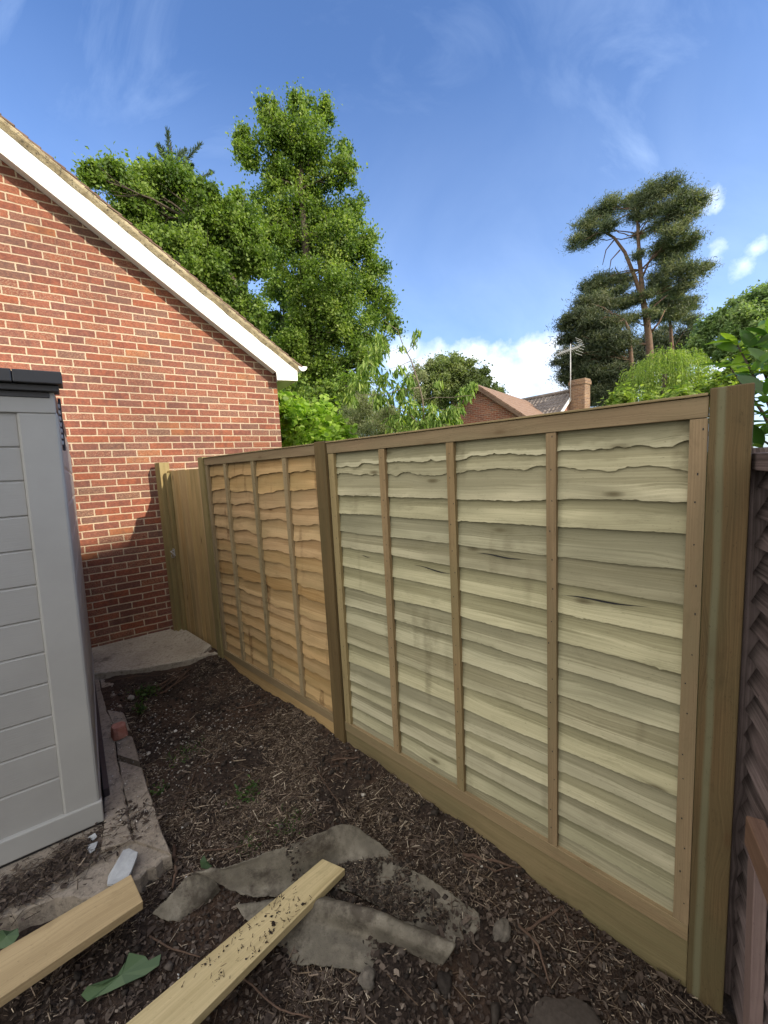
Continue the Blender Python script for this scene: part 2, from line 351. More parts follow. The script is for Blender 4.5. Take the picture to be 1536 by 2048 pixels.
def brick(name, origin_fn, size=(.225, .075), joint=.0058, cols=None, mort=(.58, .465, .335), phase=(0, 0), varz=True):
    mt, t, b = material(name)
    uv = t.new('ShaderNodeUVMap', uv_map='UVMap').outputs[0]
    wob = t.noise(uv, 9.0, 2, 0.5, out=1)
    wob = t.vmul(t.vadd(wob, (-.5, -.5, -.5)), (.010, .007, 0))
    wob2 = t.vmul(t.vadd(t.noise(uv, 55.0, 3, 0.6, out=1), (-.5, -.5, -.5)), (.0085, .0075, 0))
    p = t.vadd(t.vadd(uv, wob), wob2)
    sp = t.new('ShaderNodeSeparateXYZ', {0: p})
    x = t.math('ADD', sp.outputs[0], phase[0] + 450.0 * size[0] / .225 * 0 + 90 * size[0]); y = t.math('ADD', sp.outputs[1], phase[1] + 40 * size[1])
    row = t.math('FLOOR', t.math('DIVIDE', y, size[1]))
    half = t.math('MULTIPLY', t.math('MODULO', row, 2.0), 0.5)
    jit = t.math('MULTIPLY', t.math('SUBTRACT', t.new('ShaderNodeTexWhiteNoise', {'W': row}, noise_dimensions='1D').outputs[0], .5), .12)
    xc = t.math('ADD', t.math('DIVIDE', x, size[0]), t.math('ADD', half, jit))
    colm = t.math('FLOOR', xc)
    fx = t.math('SUBTRACT', xc, colm); fy = t.math('FRACT', t.math('DIVIDE', y, size[1]))
    dx = t.math('MULTIPLY', t.math('MINIMUM', fx, t.math('SUBTRACT', 1.0, fx)), size[0])
    dy = t.math('MULTIPLY', t.math('MINIMUM', fy, t.math('SUBTRACT', 1.0, fy)), size[1])
    d = t.math('MINIMUM', dx, dy)
    isb = t.mr(d, joint - .0012, joint + .0012)
    wn = t.new('ShaderNodeTexWhiteNoise', {'Vector': t.new('ShaderNodeCombineXYZ', {0: colm, 1: row}).outputs[0]}, noise_dimensions='2D')
    cols = cols or [(0, (.255, .092, .062)), (.22, (.285, .102, .066)), (.42, (.235, .092, .068)), (.58, (.305, .104, .060)), (.74, (.215, .096, .074)), (.88, (.195, .102, .078)), (.965, (.35, .14, .068))]
    bc = t.ramp(wn.outputs[0], cols, 'CONSTANT')
    big = t.noise(uv, 26.0, 5, 0.7)
    bc = t.mix(t.mr(big, .35, .65, 0, .8), bc, t.mix(1., bc, (.50, .58, .72), 'MULTIPLY'))
    rough_ = t.noise(t.vmul(uv, (1., 2.2, 1.)), 48.0, 4, 0.7); bc = t.mix(t.mr(rough_, .5, .72, 0, .5), bc, (.42, .22, .15))
    bc = t.mix(t.mr(t.noise(uv, 3.0, 4, .6), .3, .7, 0, .4), bc, t.mix(1., bc, (1.25, 1.0, .8), 'MULTIPLY'))
    # vertical dark firing bands and pale lime marks inside single bricks
    bandn = t.noise(t.new('ShaderNodeCombineXYZ', {0: t.math('MULTIPLY', sp.outputs[0], 11.), 1: t.math('MULTIPLY', row, 3.7)}).outputs[0], 1.0, 1, .5)
    bc = t.mix(t.mr(bandn, .55, .72, 0, .5), bc, (.13, .06, .05))
    wn2 = t.new('ShaderNodeTexWhiteNoise', {'Vector': t.new('ShaderNodeCombineXYZ', {0: row, 1: colm}).outputs[0]}, noise_dimensions='2D')
    lime = t.math('MULTIPLY', t.mr(t.noise(uv, 75.0, 5, .75), .47, .64), t.mr(wn2.outputs[0], .35, .95))
    bc = t.mix(t.math('MULTIPLY', lime, .55), bc, (.50, .36, .24))
    spk = t.mr(t.noise(uv, 170., 2, .6), .66, .74)
    bc = t.mix(t.math('MULTIPLY', spk, .5), bc, (.5, .36, .26))
    patchy = t.mr(t.noise(uv, 1.1, 5, .65), .32, .68, .80, 1.14); bc = t.mix(1., bc, t.new('ShaderNodeCombineColor', {0: patchy, 1: patchy, 2: patchy}).outputs[0], 'MULTIPLY')
    mc = t.mix(t.mr(t.noise(uv, 60.0, 4, .65), .3, .75), mort, tuple(q * .72 for q in mort))
    if varz:   # damp, dirty mortar and brick low on the wall
        lowz = t.math('MULTIPLY', t.mr(t.math('ADD', sp.outputs[1], t.math('MULTIPLY', t.noise(uv, 2.5, 4, .6), .25)), .34, .10), .55)
        bc = t.mix(lowz, bc, (.085, .062, .045)); mc = t.mix(lowz, mc, (.17, .14, .11))
    mc = t.mix(1., mc, t.new('ShaderNodeCombineColor', {0: patchy, 1: patchy, 2: patchy}).outputs[0], 'MULTIPLY')
    t.put(b, 'Base Color', t.mix(isb, mc, bc)); t.put(b, 'Roughness', 0.88); t.put(b, 'Specular IOR Level', .2)
    hgt = t.math('ADD', t.math('MULTIPLY', t.mr(d, joint - .003, joint + .004), 1.0), t.math('MULTIPLY', t.noise(uv, 120., 4, .7), .35))
    bump(t, b, hgt, 0.6, 0.006)
    return mt
M['brick'] = brick('red brick wall', None, phase=(.030, .021))
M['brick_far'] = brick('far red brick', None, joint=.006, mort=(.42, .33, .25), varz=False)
M['brick_chimney'] = brick('chimney brick', None, cols=[(0, (.24, .15, .09)), (.4, (.30, .19, .11)), (.7, (.20, .13, .09))], mort=(.36, .30, .22), varz=False)

def plain(name, col, rough=.6, noise_s=None, amt=.3, bumpd=0, spec=.4, col2=None, coords='Object'):
    mt, t, b = material(name)
    c = (*col, 1)
    if noise_s:
        co = t.new('ShaderNodeTexCoord').outputs[coords]
        nz = t.noise(co, noise_s, 6, .65)
        c = t.mix(t.mr(nz, .32, .68), col, col2 or tuple(x * (1 - amt) for x in col))
        if bumpd: bump(t, b, nz, .6, bumpd)
    t.put(b, 'Base Color', c); t.put(b, 'Roughness', rough); t.put(b, 'Specular IOR Level', spec); return mt
M['upvc'] = plain('white plastic', (.82, .82, .80), .35, 3, .06)
M['white_metal'] = plain('pale metal', (.55, .55, .55), .4)
M['galv'] = plain('galvanised steel', (.45, .46, .47), .35, 30, .2); 
M['black'] = plain('black plastic', (.018, .018, .02), .6)

def m_cement():
    mt, t, b = material('lichen cement'); co = t.new('ShaderNodeTexCoord').outputs['Object']
    c = t.ramp(t.noise(co, 7, 7, .7), [(.3, (.17, .14, .09)), (.45, (.34, .28, .17)), (.62, (.50, .43, .28)), (.75, (.62, .56, .40))])
    c = t.mix(t.mr(t.noise(co, 38, 4, .6), .56, .66), c, (.13, .11, .08))
    t.put(b, 'Base Color', c); t.put(b, 'Roughness', .95); bump(t, b, t.noise(co, 45, 5, .7), .8, .008); return mt
M['cement'] = m_cement()
def m_tiles(name, c1, c2):
    mt, t, b = material(name); co = t.new('ShaderNodeTexCoord').outputs['Object']
    c = t.mix(t.mr(t.noise(co, 5, 6, .7), .35, .65), c1, c2)
    t.put(b, 'Base Color', c); t.put(b, 'Roughness', .9); bump(t, b, t.noise(co, 30, 4, .6), .5, .006); return mt
M['tiles'] = m_tiles('brown roof tiles', (.13, .075, .055), (.20, .14, .10))
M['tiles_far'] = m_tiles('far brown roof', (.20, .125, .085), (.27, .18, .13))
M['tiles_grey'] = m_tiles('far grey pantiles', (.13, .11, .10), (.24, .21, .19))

def m_shed(name, col, fine=True):
    mt, t, b = material(name); uv = t.new('ShaderNodeTexCoord').outputs['Object']
    c = t.mix(t.mr(t.noise(uv, 2.5, 5, .6), .35, .7), col, tuple(x * .88 for x in col))
    dust = t.mr(t.noise(uv, 30, 6, .8), .62, .8, 0, .25)
    c = t.mix(dust, c, tuple(min(1, x * 1.35) for x in col))
    t.put(b, 'Base Color', c); t.put(b, 'Roughness', .5); t.put(b, 'Specular IOR Level', .35)
    if fine:
        g = t.noise(t.vmul(uv, (9, 9, 160)), 1.0, 3, .6); bump(t, b, g, .35, .0022)
    return mt
M['shed'] = m_shed('grey shed plastic', (.345, .342, .33)); M['shed_smooth'] = m_shed('grey smooth plastic', (.37, .368, .355), False)
M['shed_dark'] = m_shed('dark roof plastic', (.062, .064, .070), False)
M['rail_dark'] = plain('dark base plastic', (.055, .045, .05), .6, 12, .4)

def m_concrete(name, c1, c2, c3):
    mt, t, b = material(name); co = t.new('ShaderNodeTexCoord').outputs['Object']
    n1 = t.noise(co, 3.0, 7, .7); n2 = t.noise(co, 40, 6, .75)
    c = t.ramp(n1, [(.3, c1), (.5, c2), (.7, c3)])
    c = t.mix(t.mr(n2, .5, .72), c, tuple(x * .5 for x in c1)); 
    v = t.new('ShaderNodeTexVoronoi', {'Vector': co, 'Scale': 70.}); c = t.mix(t.mr(v.outputs['Distance'], .22, .10, 0, .5), c, (.5, .45, .38))
    dirt = t.mr(t.noise(co, 6., 6, .75), .53, .68, 0, .75); c = t.mix(dirt, c, (.07, .052, .038))
    t.put(b, 'Base Color', c); t.put(b, 'Roughness', .93)
    bump(t, b, t.math('ADD', n2, t.math('MULTIPLY', n1, .6)), .8, .008); return mt
M['concrete'] = m_concrete('old concrete', (.19, .155, .12), (.30, .255, .205), (.40, .345, .285))
M['slab'] = m_concrete('path concrete', (.27, .235, .185), (.40, .36, .295), (.50, .455, .38))

def m_soil():
    mt, t, b = material('garden ground'); co = t.new('ShaderNodeTexCoord').outputs['Object']
    n1 = t.noise(co, 2.2, 5, .6); n2 = t.noise(co, 45, 8, .8); n3 = t.noise(co, 14, 6, .7)
    c = t.ramp(n2, [(.28, (.014, .010, .009)), (.45, (.035, .026, .022)), (.58, (.066, .049, .040)), (.72, (.15, .12, .098))])
    c = t.mix(t.mr(n1, .42, .62, 0, .8), c, t.mix(1., c, (1.9, 1.6, 1.35), 'MULTIPLY'))
    grass = t.mix(t.mr(n3, .3, .7), (.035, .07, .012), (.09, .13, .03))
    far = t.new('ShaderNodeVectorMath', operation='LENGTH'); t.put(far, 0, co)
    sp = t.new('ShaderNodeSeparateXYZ', {0: co})
    fd = t.math('ADD', t.math('MULTIPLY', sp.outputs[0], float(NF[0])), t.math('MULTIPLY', sp.outputs[1], float(NF[1])))
    g = t.math('MAXIMUM', t.mr(fd, 1.75, 2.0), t.mr(far.outputs['Value'], 7., 9.))
    c = t.mix(g, c, grass)
    t.put(b, 'Base Color', c); t.put(b, 'Roughness', .95); t.put(b, 'Specular IOR Level', .2)
    bump(t, b, t.math('ADD', n2, n3), 1., .02); return mt
M['soil'] = m_soil()

def m_bits(name, stops, rough=.85, spec=.2):
    mt, t, b = material(name); c = t.ramp(t.attr('rnd'), stops)
    co = t.new('ShaderNodeTexCoord').outputs['Object']
    c = t.mix(t.mr(t.noise(co, 90, 3, .6), .35, .7, 0, .5), c, t.mix(1., c, (.45, .42, .4), 'MULTIPLY'))
    t.put(b, 'Base Color', c); t.put(b, 'Roughness', rough); t.put(b, 'Specular IOR Level', spec); return mt
M['chips'] = m_bits('wood chips', [(0, (.04, .030, .024)), (.3, (.11, .080, .062)), (.6, (.27, .21, .16)), (.85, (.52, .43, .32)), (1, (.80, .72, .58))])
M['litter'] = m_bits('leaf litter', [(0, (.035, .026, .022)), (.5, (.085, .064, .052)), (.85, (.17, .135, .11)), (1, (.28, .235, .19))])
M['pebble'] = m_bits('pale pebbles', [(0, (.20, .18, .15)), (.5, (.42, .39, .34)), (1, (.68, .66, .62))], .7)
M['clod'] = m_bits('soil clods', [(0, (.020, .016, .014)), (.6, (.046, .038, .032)), (1, (.12, .10, .086))])
M['twig'] = m_bits('twigs', [(0, (.045, .028, .02)), (.6, (.13, .09, .06)), (1, (.25, .19, .13))])
M['stick'] = plain('brown stick', (.13, .08, .055), .85, 30, .5)
M['slate'] = plain('blue white slate', (.42, .44, .46), .6, 14, .5, .004, col2=(.25, .26, .28))
M['lump'] = plain('crusty earth', (.17, .15, .125), .95, 30, .5, .006)
M['felt'] = None
def m_felt():
    mt, t, b = material('grey felt'); co = t.new('ShaderNodeTexCoord').outputs['Object']
    n = t.noise(co, 4.5, 6, .7); c = t.ramp(n, [(.3, (.105, .095, .078)), (.5, (.18, .162, .13)), (.68, (.27, .245, .20))])
    c = t.mix(t.mr(t.noise(co, 5., 6, .7), .50, .64, 0, .75), c, (.05, .04, .033))
    c = t.mix(t.mr(t.noise(co, 30., 5, .8), .58, .72, 0, .55), c, (.055, .044, .037))
    v = t.noise(co, 160, 3, .7); c = t.mix(t.mr(v, .62, .72, 0, .6), c, (.05, .04, .03))
    t.put(b, 'Base Color', c); t.put(b, 'Roughness', 1.0); t.put(b, 'Specular IOR Level', .1)
    bump(t, b, t.math('ADD', t.noise(co, 260, 3, .7), t.math('MULTIPLY', n, .8)), .8, .004); return mt
M['felt'] = m_felt()
M['redbrick'] = plain('broken brick', (.34, .12, .085), .9, 25, .45, .006, col2=(.45, .24, .19))
M['greenleaf'] = None

def leafmat(name, stops, trans=.35, rough=.5, spec=.35, sheen=0):
    mt, t, b = material(name); c = t.ramp(t.attr('rnd'), stops)
    t.put(b, 'Base Color', c); t.put(b, 'Roughness', rough); t.put(b, 'Specular IOR Level', spec)
    tr = t.new('ShaderNodeBsdfTranslucent', {'Color': t.mix(1., c, (1.5, 1.6, .6), 'MULTIPLY')})
    mx = t.new('ShaderNodeMixShader', {0: trans}); t.l.new(b.outputs[0], mx.inputs[1]); t.l.new(tr.outputs[0], mx.inputs[2])
    t.l.new(mx.outputs[0], t.n['Material Output'].inputs[0]); return mt
M['l_oak'] = leafmat('oak leaves', [(0, (.05, .10, .022)), (.45, (.15, .235, .042)), (.85, (.23, .32, .07)), (1, (.34, .41, .12))], .42)
M['l_oak2'] = leafmat('holm leaves', [(0, (.05, .10, .022)), (.5, (.145, .23, .042)), (1, (.26, .35, .085))], .42)
M['l_pine'] = leafmat('pine needles', [(0, (.055, .08, .05)), (.6, (.13, .165, .09)), (1, (.27, .28, .15))], .3, .6)
M['l_conif'] = leafmat('dark conifer', [(0, (.035, .052, .030)), (.6, (.075, .097, .05)), (1, (.14, .15, .075))], .2, .6)
M['l_cyp'] = leafmat('cypress fronds', [(0, (.05, .09, .05)), (1, (.09, .14, .075))], .15)
M['l_vine'] = leafmat('vine leaves', [(0, (.16, .28, .035)), (.5, (.27, .42, .06)), (1, (.42, .54, .11))], .45)
M['l_peach'] = leafmat('peach leaves', [(0, (.12, .21, .045)), (.6, (.22, .33, .07)), (1, (.36, .45, .13))], .4)
M['l_olive'] = leafmat('olive wisps', [(0, (.14, .17, .08)), (1, (.34, .37, .21))], .3)
M['l_willow'] = leafmat('willow leaves', [(0, (.14, .23, .045)), (.6, (.24, .33, .07)), (1, (.36, .43, .12))], .45)
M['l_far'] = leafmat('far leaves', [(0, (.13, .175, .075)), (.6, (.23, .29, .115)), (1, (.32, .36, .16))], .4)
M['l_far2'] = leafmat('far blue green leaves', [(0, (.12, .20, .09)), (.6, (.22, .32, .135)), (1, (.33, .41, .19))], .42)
M['l_laurel'] = leafmat('laurel leaves', [(0, (.03, .08, .018)), (.6, (.08, .17, .03)), (1, (.20, .30, .045))], .4, .3, .5)
M['l_weed'] = leafmat('weed leaves', [(0, (.03, .065, .018)), (.6, (.055, .11, .028)), (1, (.11, .17, .05))], .3)
M['l_dock'] = leafmat('broad leaf', [(0, (.05, .095, .045)), (1, (.085, .14, .065))], .2)
M['bark'] = plain('grey bark', (.10, .08, .06), .95, 9, .5, .02)
M['bark_pine'] = plain('red pine bark', (.20, .125, .085), .95, 6, .45, .03, col2=(.10, .068, .05))
M['bark_pale'] = plain('pale bark', (.24, .20, .15), .9, 12, .4)

# ------------------------------------------------------------------ ground
def gh(x, y, bumps=True):
    x = np.asarray(x, float); y = np.asarray(y, float)
    z = -0.085 * (1 - sstep(1.0, 2.4, y))
    fd = x * NF[0] + y * NF[1]
    z = z + 0.03 * sstep(1.25, 1.55, fd) * (1 - sstep(1.6, 1.9, fd)) * sstep(1.3, 2.2, y)
    nw = x * NW[0] + y * NW[1]
    z = z + 0.05 * sstep(3.4, 4.1, nw) * (1 - sstep(6, 9, nw))
    if bumps:
        near = (1 - sstep(6, 10, np.hypot(x, y)))
        z = z + near * (fbm(x, y, 2.2, 3, 1.) * .045 + fbm(x, y, 13., 4, 5.) * .022)
    return z
xs = np.concatenate([[-400, -150, -60, -25, -12, -7, -5], np.arange(-4.0, 2.2, .02), [3, 5, 8, 14, 30, 70, 160, 400]])
ys = np.concatenate([[-400, -150, -60, -20, -6, -2, -.5], np.arange(.3, 5.4, .02), [6, 8, 12, 20, 40, 90, 200, 400]])
X, Y = np.meshgrid(xs, ys, indexing='ij'); Zg = gh(X, Y)
V = np.stack([X, Y, Zg], -1).reshape(-1, 3); nx, ny = X.shape
I = np.arange(nx * ny).reshape(nx, ny)
Fq = np.stack([I[:-1, :-1], I[1:, :-1], I[1:, 1:], I[:-1, 1:]], -1).reshape(-1, 4)
g = big_mesh('ground', V, Fq, np.zeros(len(Fq)), M['soil'], smooth=True); tag(g, kind='structure')

# ------------------------------------------------------------------ path slab by the house
def irregular_slab(poly, ztop, thick, seg=.05, amp=.008, sub=.0):
    """closed irregular-edged slab as MB, outline jittered"""
    poly = [np.array(p, float) for p in poly]; out = []
    for i in range(len(poly)):
        a, b = poly[i], poly[(i + 1) % len(poly)]; n = max(1, int(np.linalg.norm(b - a) / seg))
        for k in range(n):
            p = a + (b - a) * k / n; t = (b - a) / np.linalg.norm(b - a); nn = np.array([-t[1], t[0]])
            out.append(p + nn * random.uniform(-amp, amp))
    n = len(out); c = sum(out) / n
    mb = MB(); V = []; fs = []
    for p in out: V.append((*p, ztop - .006))
    for p in out: q = p + (c - p) / np.linalg.norm(c - p) * .008; V.append((*q, ztop + random.uniform(-.001, .001)))
    for p in out: V.append((*p, ztop - thick))
    for i in range(n):
        j = (i + 1) % n
        fs.append([i, j, n + j, n + i]); fs.append([2 * n + i, 2 * n + j, j, i])
    fs.append([n + i for i in range(n)])
    return mb.add(V, fs, None, .5)
def XY(p): return np.array([p[0], p[1]])
path = irregular_slab([XY(G(150, 1352, .1)), XY(G(300, 1334, .1)), XY(G(438, 1306, .1)), XY(FP(4.9, 1.50, 0)), XY(WP(-1.2, 5.085, 0)), XY(WP(-1.2, 4.0, 0))][::-1], .10, .25, .06, .01)
o = path.build('path', M['slab']); tag(o, kind='structure')
fil = MB(); fil.prism([FP(3.92, 1.46, .10), FP(3.92, 1.55, .10), FP(3.92, 1.55, .15)], FP(4.72, 1.4, 0) - FP(3.92, 1.4, 0)); 
tag(fil.build('path_edge_fillet', M['slab']), kind='structure')

# concrete edging: two rows split by a long crack, plus the base in front of the shed
cr = [(199, 1352), (206, 1392), (214, 1420), (226, 1455), (233, 1500), (243, 1560), (252, 1600), (262, 1650), (268, 1680)]
edge_r = [(226, 1352), (243, 1410), (262, 1462), (282, 1528), (305, 1600), (322, 1655), (342, 1706)]
mb = MB()
def strip(l, r, z, th=.14, gap=.004, jl=.006):
    """paired outlines -> solid with worn top"""
    n = len(l); V = []
    for (a, b) in zip(l, r):
        a = XY(G(*a, z)); b = XY(G(*b, z)); d = (b - a) / np.linalg.norm(b - a)
        a2 = a + d * gap
        b2 = b + d * random.uniform(-jl, jl)
        V += [(*a2, z - th), (*a2, z - .004), (*(a2 + d * .006), z), (*(b2 - d * .012), z + random.uniform(-.003, .002)), (*b2, z - .012), (*b2, z - th)]
    fs = []
    for i in range(n - 1):
        for k in range(5): fs.append([i * 6 + k, i * 6 + k + 1, (i + 1) * 6 + k + 1, (i + 1) * 6 + k])
    fs.append([0, 1, 2, 3, 4, 5][::-1]); fs.append([(n - 1) * 6 + k for k in range(6)]);
    return V, fs
def interp(path, k):
    pts = np.array(path, float); d = np.concatenate([[0], np.cumsum(np.linalg.norm(np.diff(pts, axis=0), axis=1))]); s = np.linspace(0, d[-1], k)
    return [(np.interp(q, d, pts[:, 0]), np.interp(q, d, pts[:, 1])) for q in s]
crk = interp(cr, 30); crk = [(x + random.uniform(-1.4, 1.4), y) for x, y in crk]; er = interp(edge_r, 30)
ZS = .045
blocks = [(0, 2), (3, 5), (6, 9), (10, 14), (15, 29)]
for a, b in blocks:
    V, fs = strip(crk[a:b + 1], er[a:b + 1], ZS - random.uniform(0, .006)); mb.add(V, fs, None, random.random())
lf = interp([(168, 1352), (180, 1420), (195, 1500), (207, 1580), (206, 1645), (200, 1700)], 30)
V, fs = strip(lf, [(x - .8, y) for x, y in crk], ZS + .004); mb.add(V, fs, None, .4)
o = mb.build('concrete_edging', M['concrete']); tag(o, kind='structure')
base = irregular_slab([XY(G(341, 1709, .03)), XY(G(262, 1762, .03)), XY(G(205, 1800, .03)), XY(G(150, 1795, .03)), XY(G(105, 1800, .03)), XY(G(-80, 1862, .03)), XY(WP(-1.4, 2.2, 0)), XY(WP(-1.5, 2.75, 0)), XY(WP(-.30, 2.75, 0)), XY(G(262, 1668, .03))], .028, .10, .03, .012)
tag(base.build('shed_base_slab', M['concrete']), kind='structure')

# ------------------------------------------------------------------ scattered debris (uncountable)
def inside(x, y):
    """soil area in view: not on edging/path"""
    P = np.stack([x, y], -1); fd = P @ NF[:2]; nw = P @ NW[:2]
    e0, e1 = XY(G(226, 1352, .03)), XY(G(342, 1706, .03)); d = (e1 - e0); cross = d[0] * (y - e0[1]) - d[1] * (x - e0[0])
    past = ((x - e1[0]) * d[0] + (y - e1[1]) * d[1]) > 0
    return (fd < 1.56) & (nw < 4.02) & ((cross > 0) | past)
def visible(x, y):
    dx = x * AR[0] + y * AR[1] - CH * AR[2]; dz = x * AW[0] + y * AW[1] - CH * AW[2]; dy = x * AU[0] + y * AU[1] - CH * AU[2]
    return (dz > .3) & (np.abs(dx / dz) < 1.03) & (dy / dz > -1.36)
def scatter(n, dens=None, extra_front=False):
    out = []
    while sum(len(o) for o in out) < n:
        x = rng.uniform(-3.0, 1.4, n * 4); y = rng.uniform(.5, 4.4, n * 4)
        k = visible(x, y)
        ok = inside(x, y)
        k &= ok
        x, y = x[k], y[k]
        if dens is not None: kk = rng.random(len(x)) < dens(x, y); x, y = x[kk], y[kk]
        out.append(np.stack([x, y], -1))
    return np.concatenate(out)[:n]
def sticks_mesh(name, P, length, width, mat, rnd, lift=.3, curve=0.):
    n = len(P); th = rng.uniform(0, 2 * np.pi, n); tilt = rng.normal(0, lift, n) * .5
    d = np.stack([np.cos(th) * np.cos(tilt), np.sin(th) * np.cos(tilt), np.sin(tilt)], -1)
    s = np.cross(d, [0, 0, 1.]); s /= np.linalg.norm(s, axis=1)[:, None]; roll = rng.uniform(0, np.pi, n)[:, None]
    up = np.cross(s, d); s, up = s * np.cos(roll) + up * np.sin(roll), -s * np.sin(roll) + up * np.cos(roll)
    c = np.concatenate([P, (gh(P[:, 0], P[:, 1]) + rng.uniform(.001, .011, n) + np.abs(np.sin(tilt)) * length * .45)[:, None]], 1)
    L = length[:, None] * .5; w = width[:, None] * .5; flat = rng.uniform(.25, .8, n)[:, None]
    V = np.stack([c - L * d - w * s, c - L * d + w * s, c - L * d * .9 + w * up * flat * 2,
                  c + L * d - w * s * .7, c + L * d + w * s * .7, c + L * d * .92 + w * up * flat * 1.5], 1).reshape(-1, 3)
    b = (np.arange(n) * 6)[:, None]
    F = np.concatenate([b + [0, 1, 4, 3], b + [1, 2, 5, 4], b + [2, 0, 3, 5]], 1).reshape(-1, 4)
    return big_mesh(name, V, F, np.repeat(rnd, 3), mat)
def chipdens(x, y):
    cx, cy = XY(G(560, 1560)); d = np.hypot((x - cx) / 1.15, (y - cy) / 1.0)
    base = .12 + .88 * np.exp(-d ** 2 * 2.0); return np.clip(base * (.05 + 2.6 * np.clip(fbm(x, y, 3., 3, 9.) + .15, 0, 1)), 0.02, 1)
n = 30000; P = scatter(n, chipdens)
tone = np.clip(rng.beta(1.4, 2.0, n) * 1.0, 0, 1)
big = rng.random(n) < .09
tag(sticks_mesh('wood_chips', P, np.where(big, rng.uniform(.025, .075, n), rng.uniform(.006, .026, n)), np.where(big, rng.uniform(.003, .006, n), rng.uniform(.0018, .0048, n)), M['chips'], tone),
    'pale and brown wood chips strewn over the soil', 'wood chips', kind='stuff')
n = 900; P = scatter(n, chipdens)
tag(sticks_mesh('fine_twigs', P, rng.uniform(.06, .17, n), rng.uniform(.002, .0045, n), M['twig'], rng.random(n), .12), 'thin brown twigs lying about on the soil', 'twigs', kind='stuff')
def blobs_mesh(name, P, size, mat, rnd, flat=.7, sink=.2):
    n = len(P); base = np.array([(1, 0, 0), (0, 1, 0), (-1, 0, 0), (0, -1, 0), (0, 0, 1), (0, 0, -1), (.6, .6, .5), (-.6, .6, .5), (-.6, -.6, .5), (.6, -.6, .5)], float)
    fc = np.array([(0, 1, 6), (1, 2, 7), (2, 3, 8), (3, 0, 9), (0, 6, 9), (1, 7, 6), (2, 8, 7), (3, 9, 8), (6, 7, 4), (7, 8, 4), (8, 9, 4), (9, 6, 4), (1, 0, 5), (2, 1, 5), (3, 2, 5), (0, 3, 5)])
    J = base[None] * rng.uniform(.6, 1.25, (n, 10, 1)) + rng.normal(0, .1, (n, 10, 3))
    J[:, :, 2] *= flat; a = rng.uniform(0, 6.28, n); ca, sa = np.cos(a)[:, None], np.sin(a)[:, None]
    st = rng.uniform(.55, 1, n)[:, None]
    x = J[:, :, 0]; y = J[:, :, 1] * st; J = np.stack([x * ca - y * sa, x * sa + y * ca, J[:, :, 2]], -1) * size[:, None, None]
    z = gh(P[:, 0], P[:, 1]) + size * flat * (1 - sink * 2) * .5
    V = (J + np.concatenate([P, z[:, None]], 1)[:, None]).reshape(-1, 3)
    F = (np.arange(n)[:, None, None] * 10 + fc[None]).reshape(-1, 3)
    return big_mesh(name, V, F, np.repeat(rnd, len(fc)), mat, smooth=False)
def pebdens(x, y):
    cx, cy = XY(G(330, 1500)); d = np.hypot((x - cx) / .8, (y - cy) / .9); return np.clip(.07 + np.exp(-d ** 2 * 2.5), 0, 1)
n = 900; P = scatter(n, pebdens)
tag(blobs_mesh('pebbles', P, rng.uniform(.0025, .0085, n) * np.where(rng.random(n) < .06, 1.8, 1), M['pebble'], rng.random(n)), 'small white pebbles and mortar crumbs in the soil', 'pebbles', kind='stuff')
n = 4500; P = scatter(n)
tag(blobs_mesh('soil_crumbs', P, rng.gamma(2., .0026, n) + .0025, M['clod'], rng.random(n), .8), 'dark crumbs of soil', 'soil', kind='stuff')
def litter_mesh(P, size, rnd, zoff=None):
    n = len(P); a = rng.uniform(0, 6.28, n); t1 = rng.normal(0, .45, n)
    d = np.stack([np.cos(a), np.sin(a), np.sin(t1) * .6], -1); s = np.stack([-np.sin(a), np.cos(a), rng.normal(0, .3, n)], -1)
    z = gh(P[:, 0], P[:, 1]) + rng.uniform(.003, .014, n) if zoff is None else zoff
    c = np.concatenate([P, z[:, None]], 1); S = size[:, None]; cu = rng.uniform(-.5, .6, n)[:, None] * S * np.array([0, 0, 1.])
    w1 = rng.uniform(.3, .6, n)[:, None]; w2 = rng.uniform(.2, .6, n)[:, None]
    V = np.stack([c - S * d, c - .3 * S * d + w1 * S * s + cu, c + .1 * S * d, c - .3 * S * d - w2 * S * s + cu, c + .5 * S * d + w2 * S * s + cu, c + S * d, c + .45 * S * d - w1 * S * s + cu], 1).reshape(-1, 3)
    b = (np.arange(n) * 7)[:, None]; F = np.concatenate([b + [0, 3, 2, 1], b + [1, 2, 5, 4], b + [3, 6, 5, 2]], 1).reshape(-1, 4)
    return V, F, np.repeat(rnd, 3)
n = 5200; P = scatter(n, lambda x, y: np.clip(.15 + .9 * (1 - sstep(1.2, 2.2, y)), 0, 1))
V, F, r_ = litter_mesh(P, rng.uniform(.004, .015, n) * np.where(rng.random(n) < .06, 1.8, 1), rng.beta(1.5, 1.9, n)); tag(big_mesh('leaf_litter', V, F, r_, M['litter']), 'curled dead leaf scraps covering the near soil', 'leaf litter', kind='stuff')
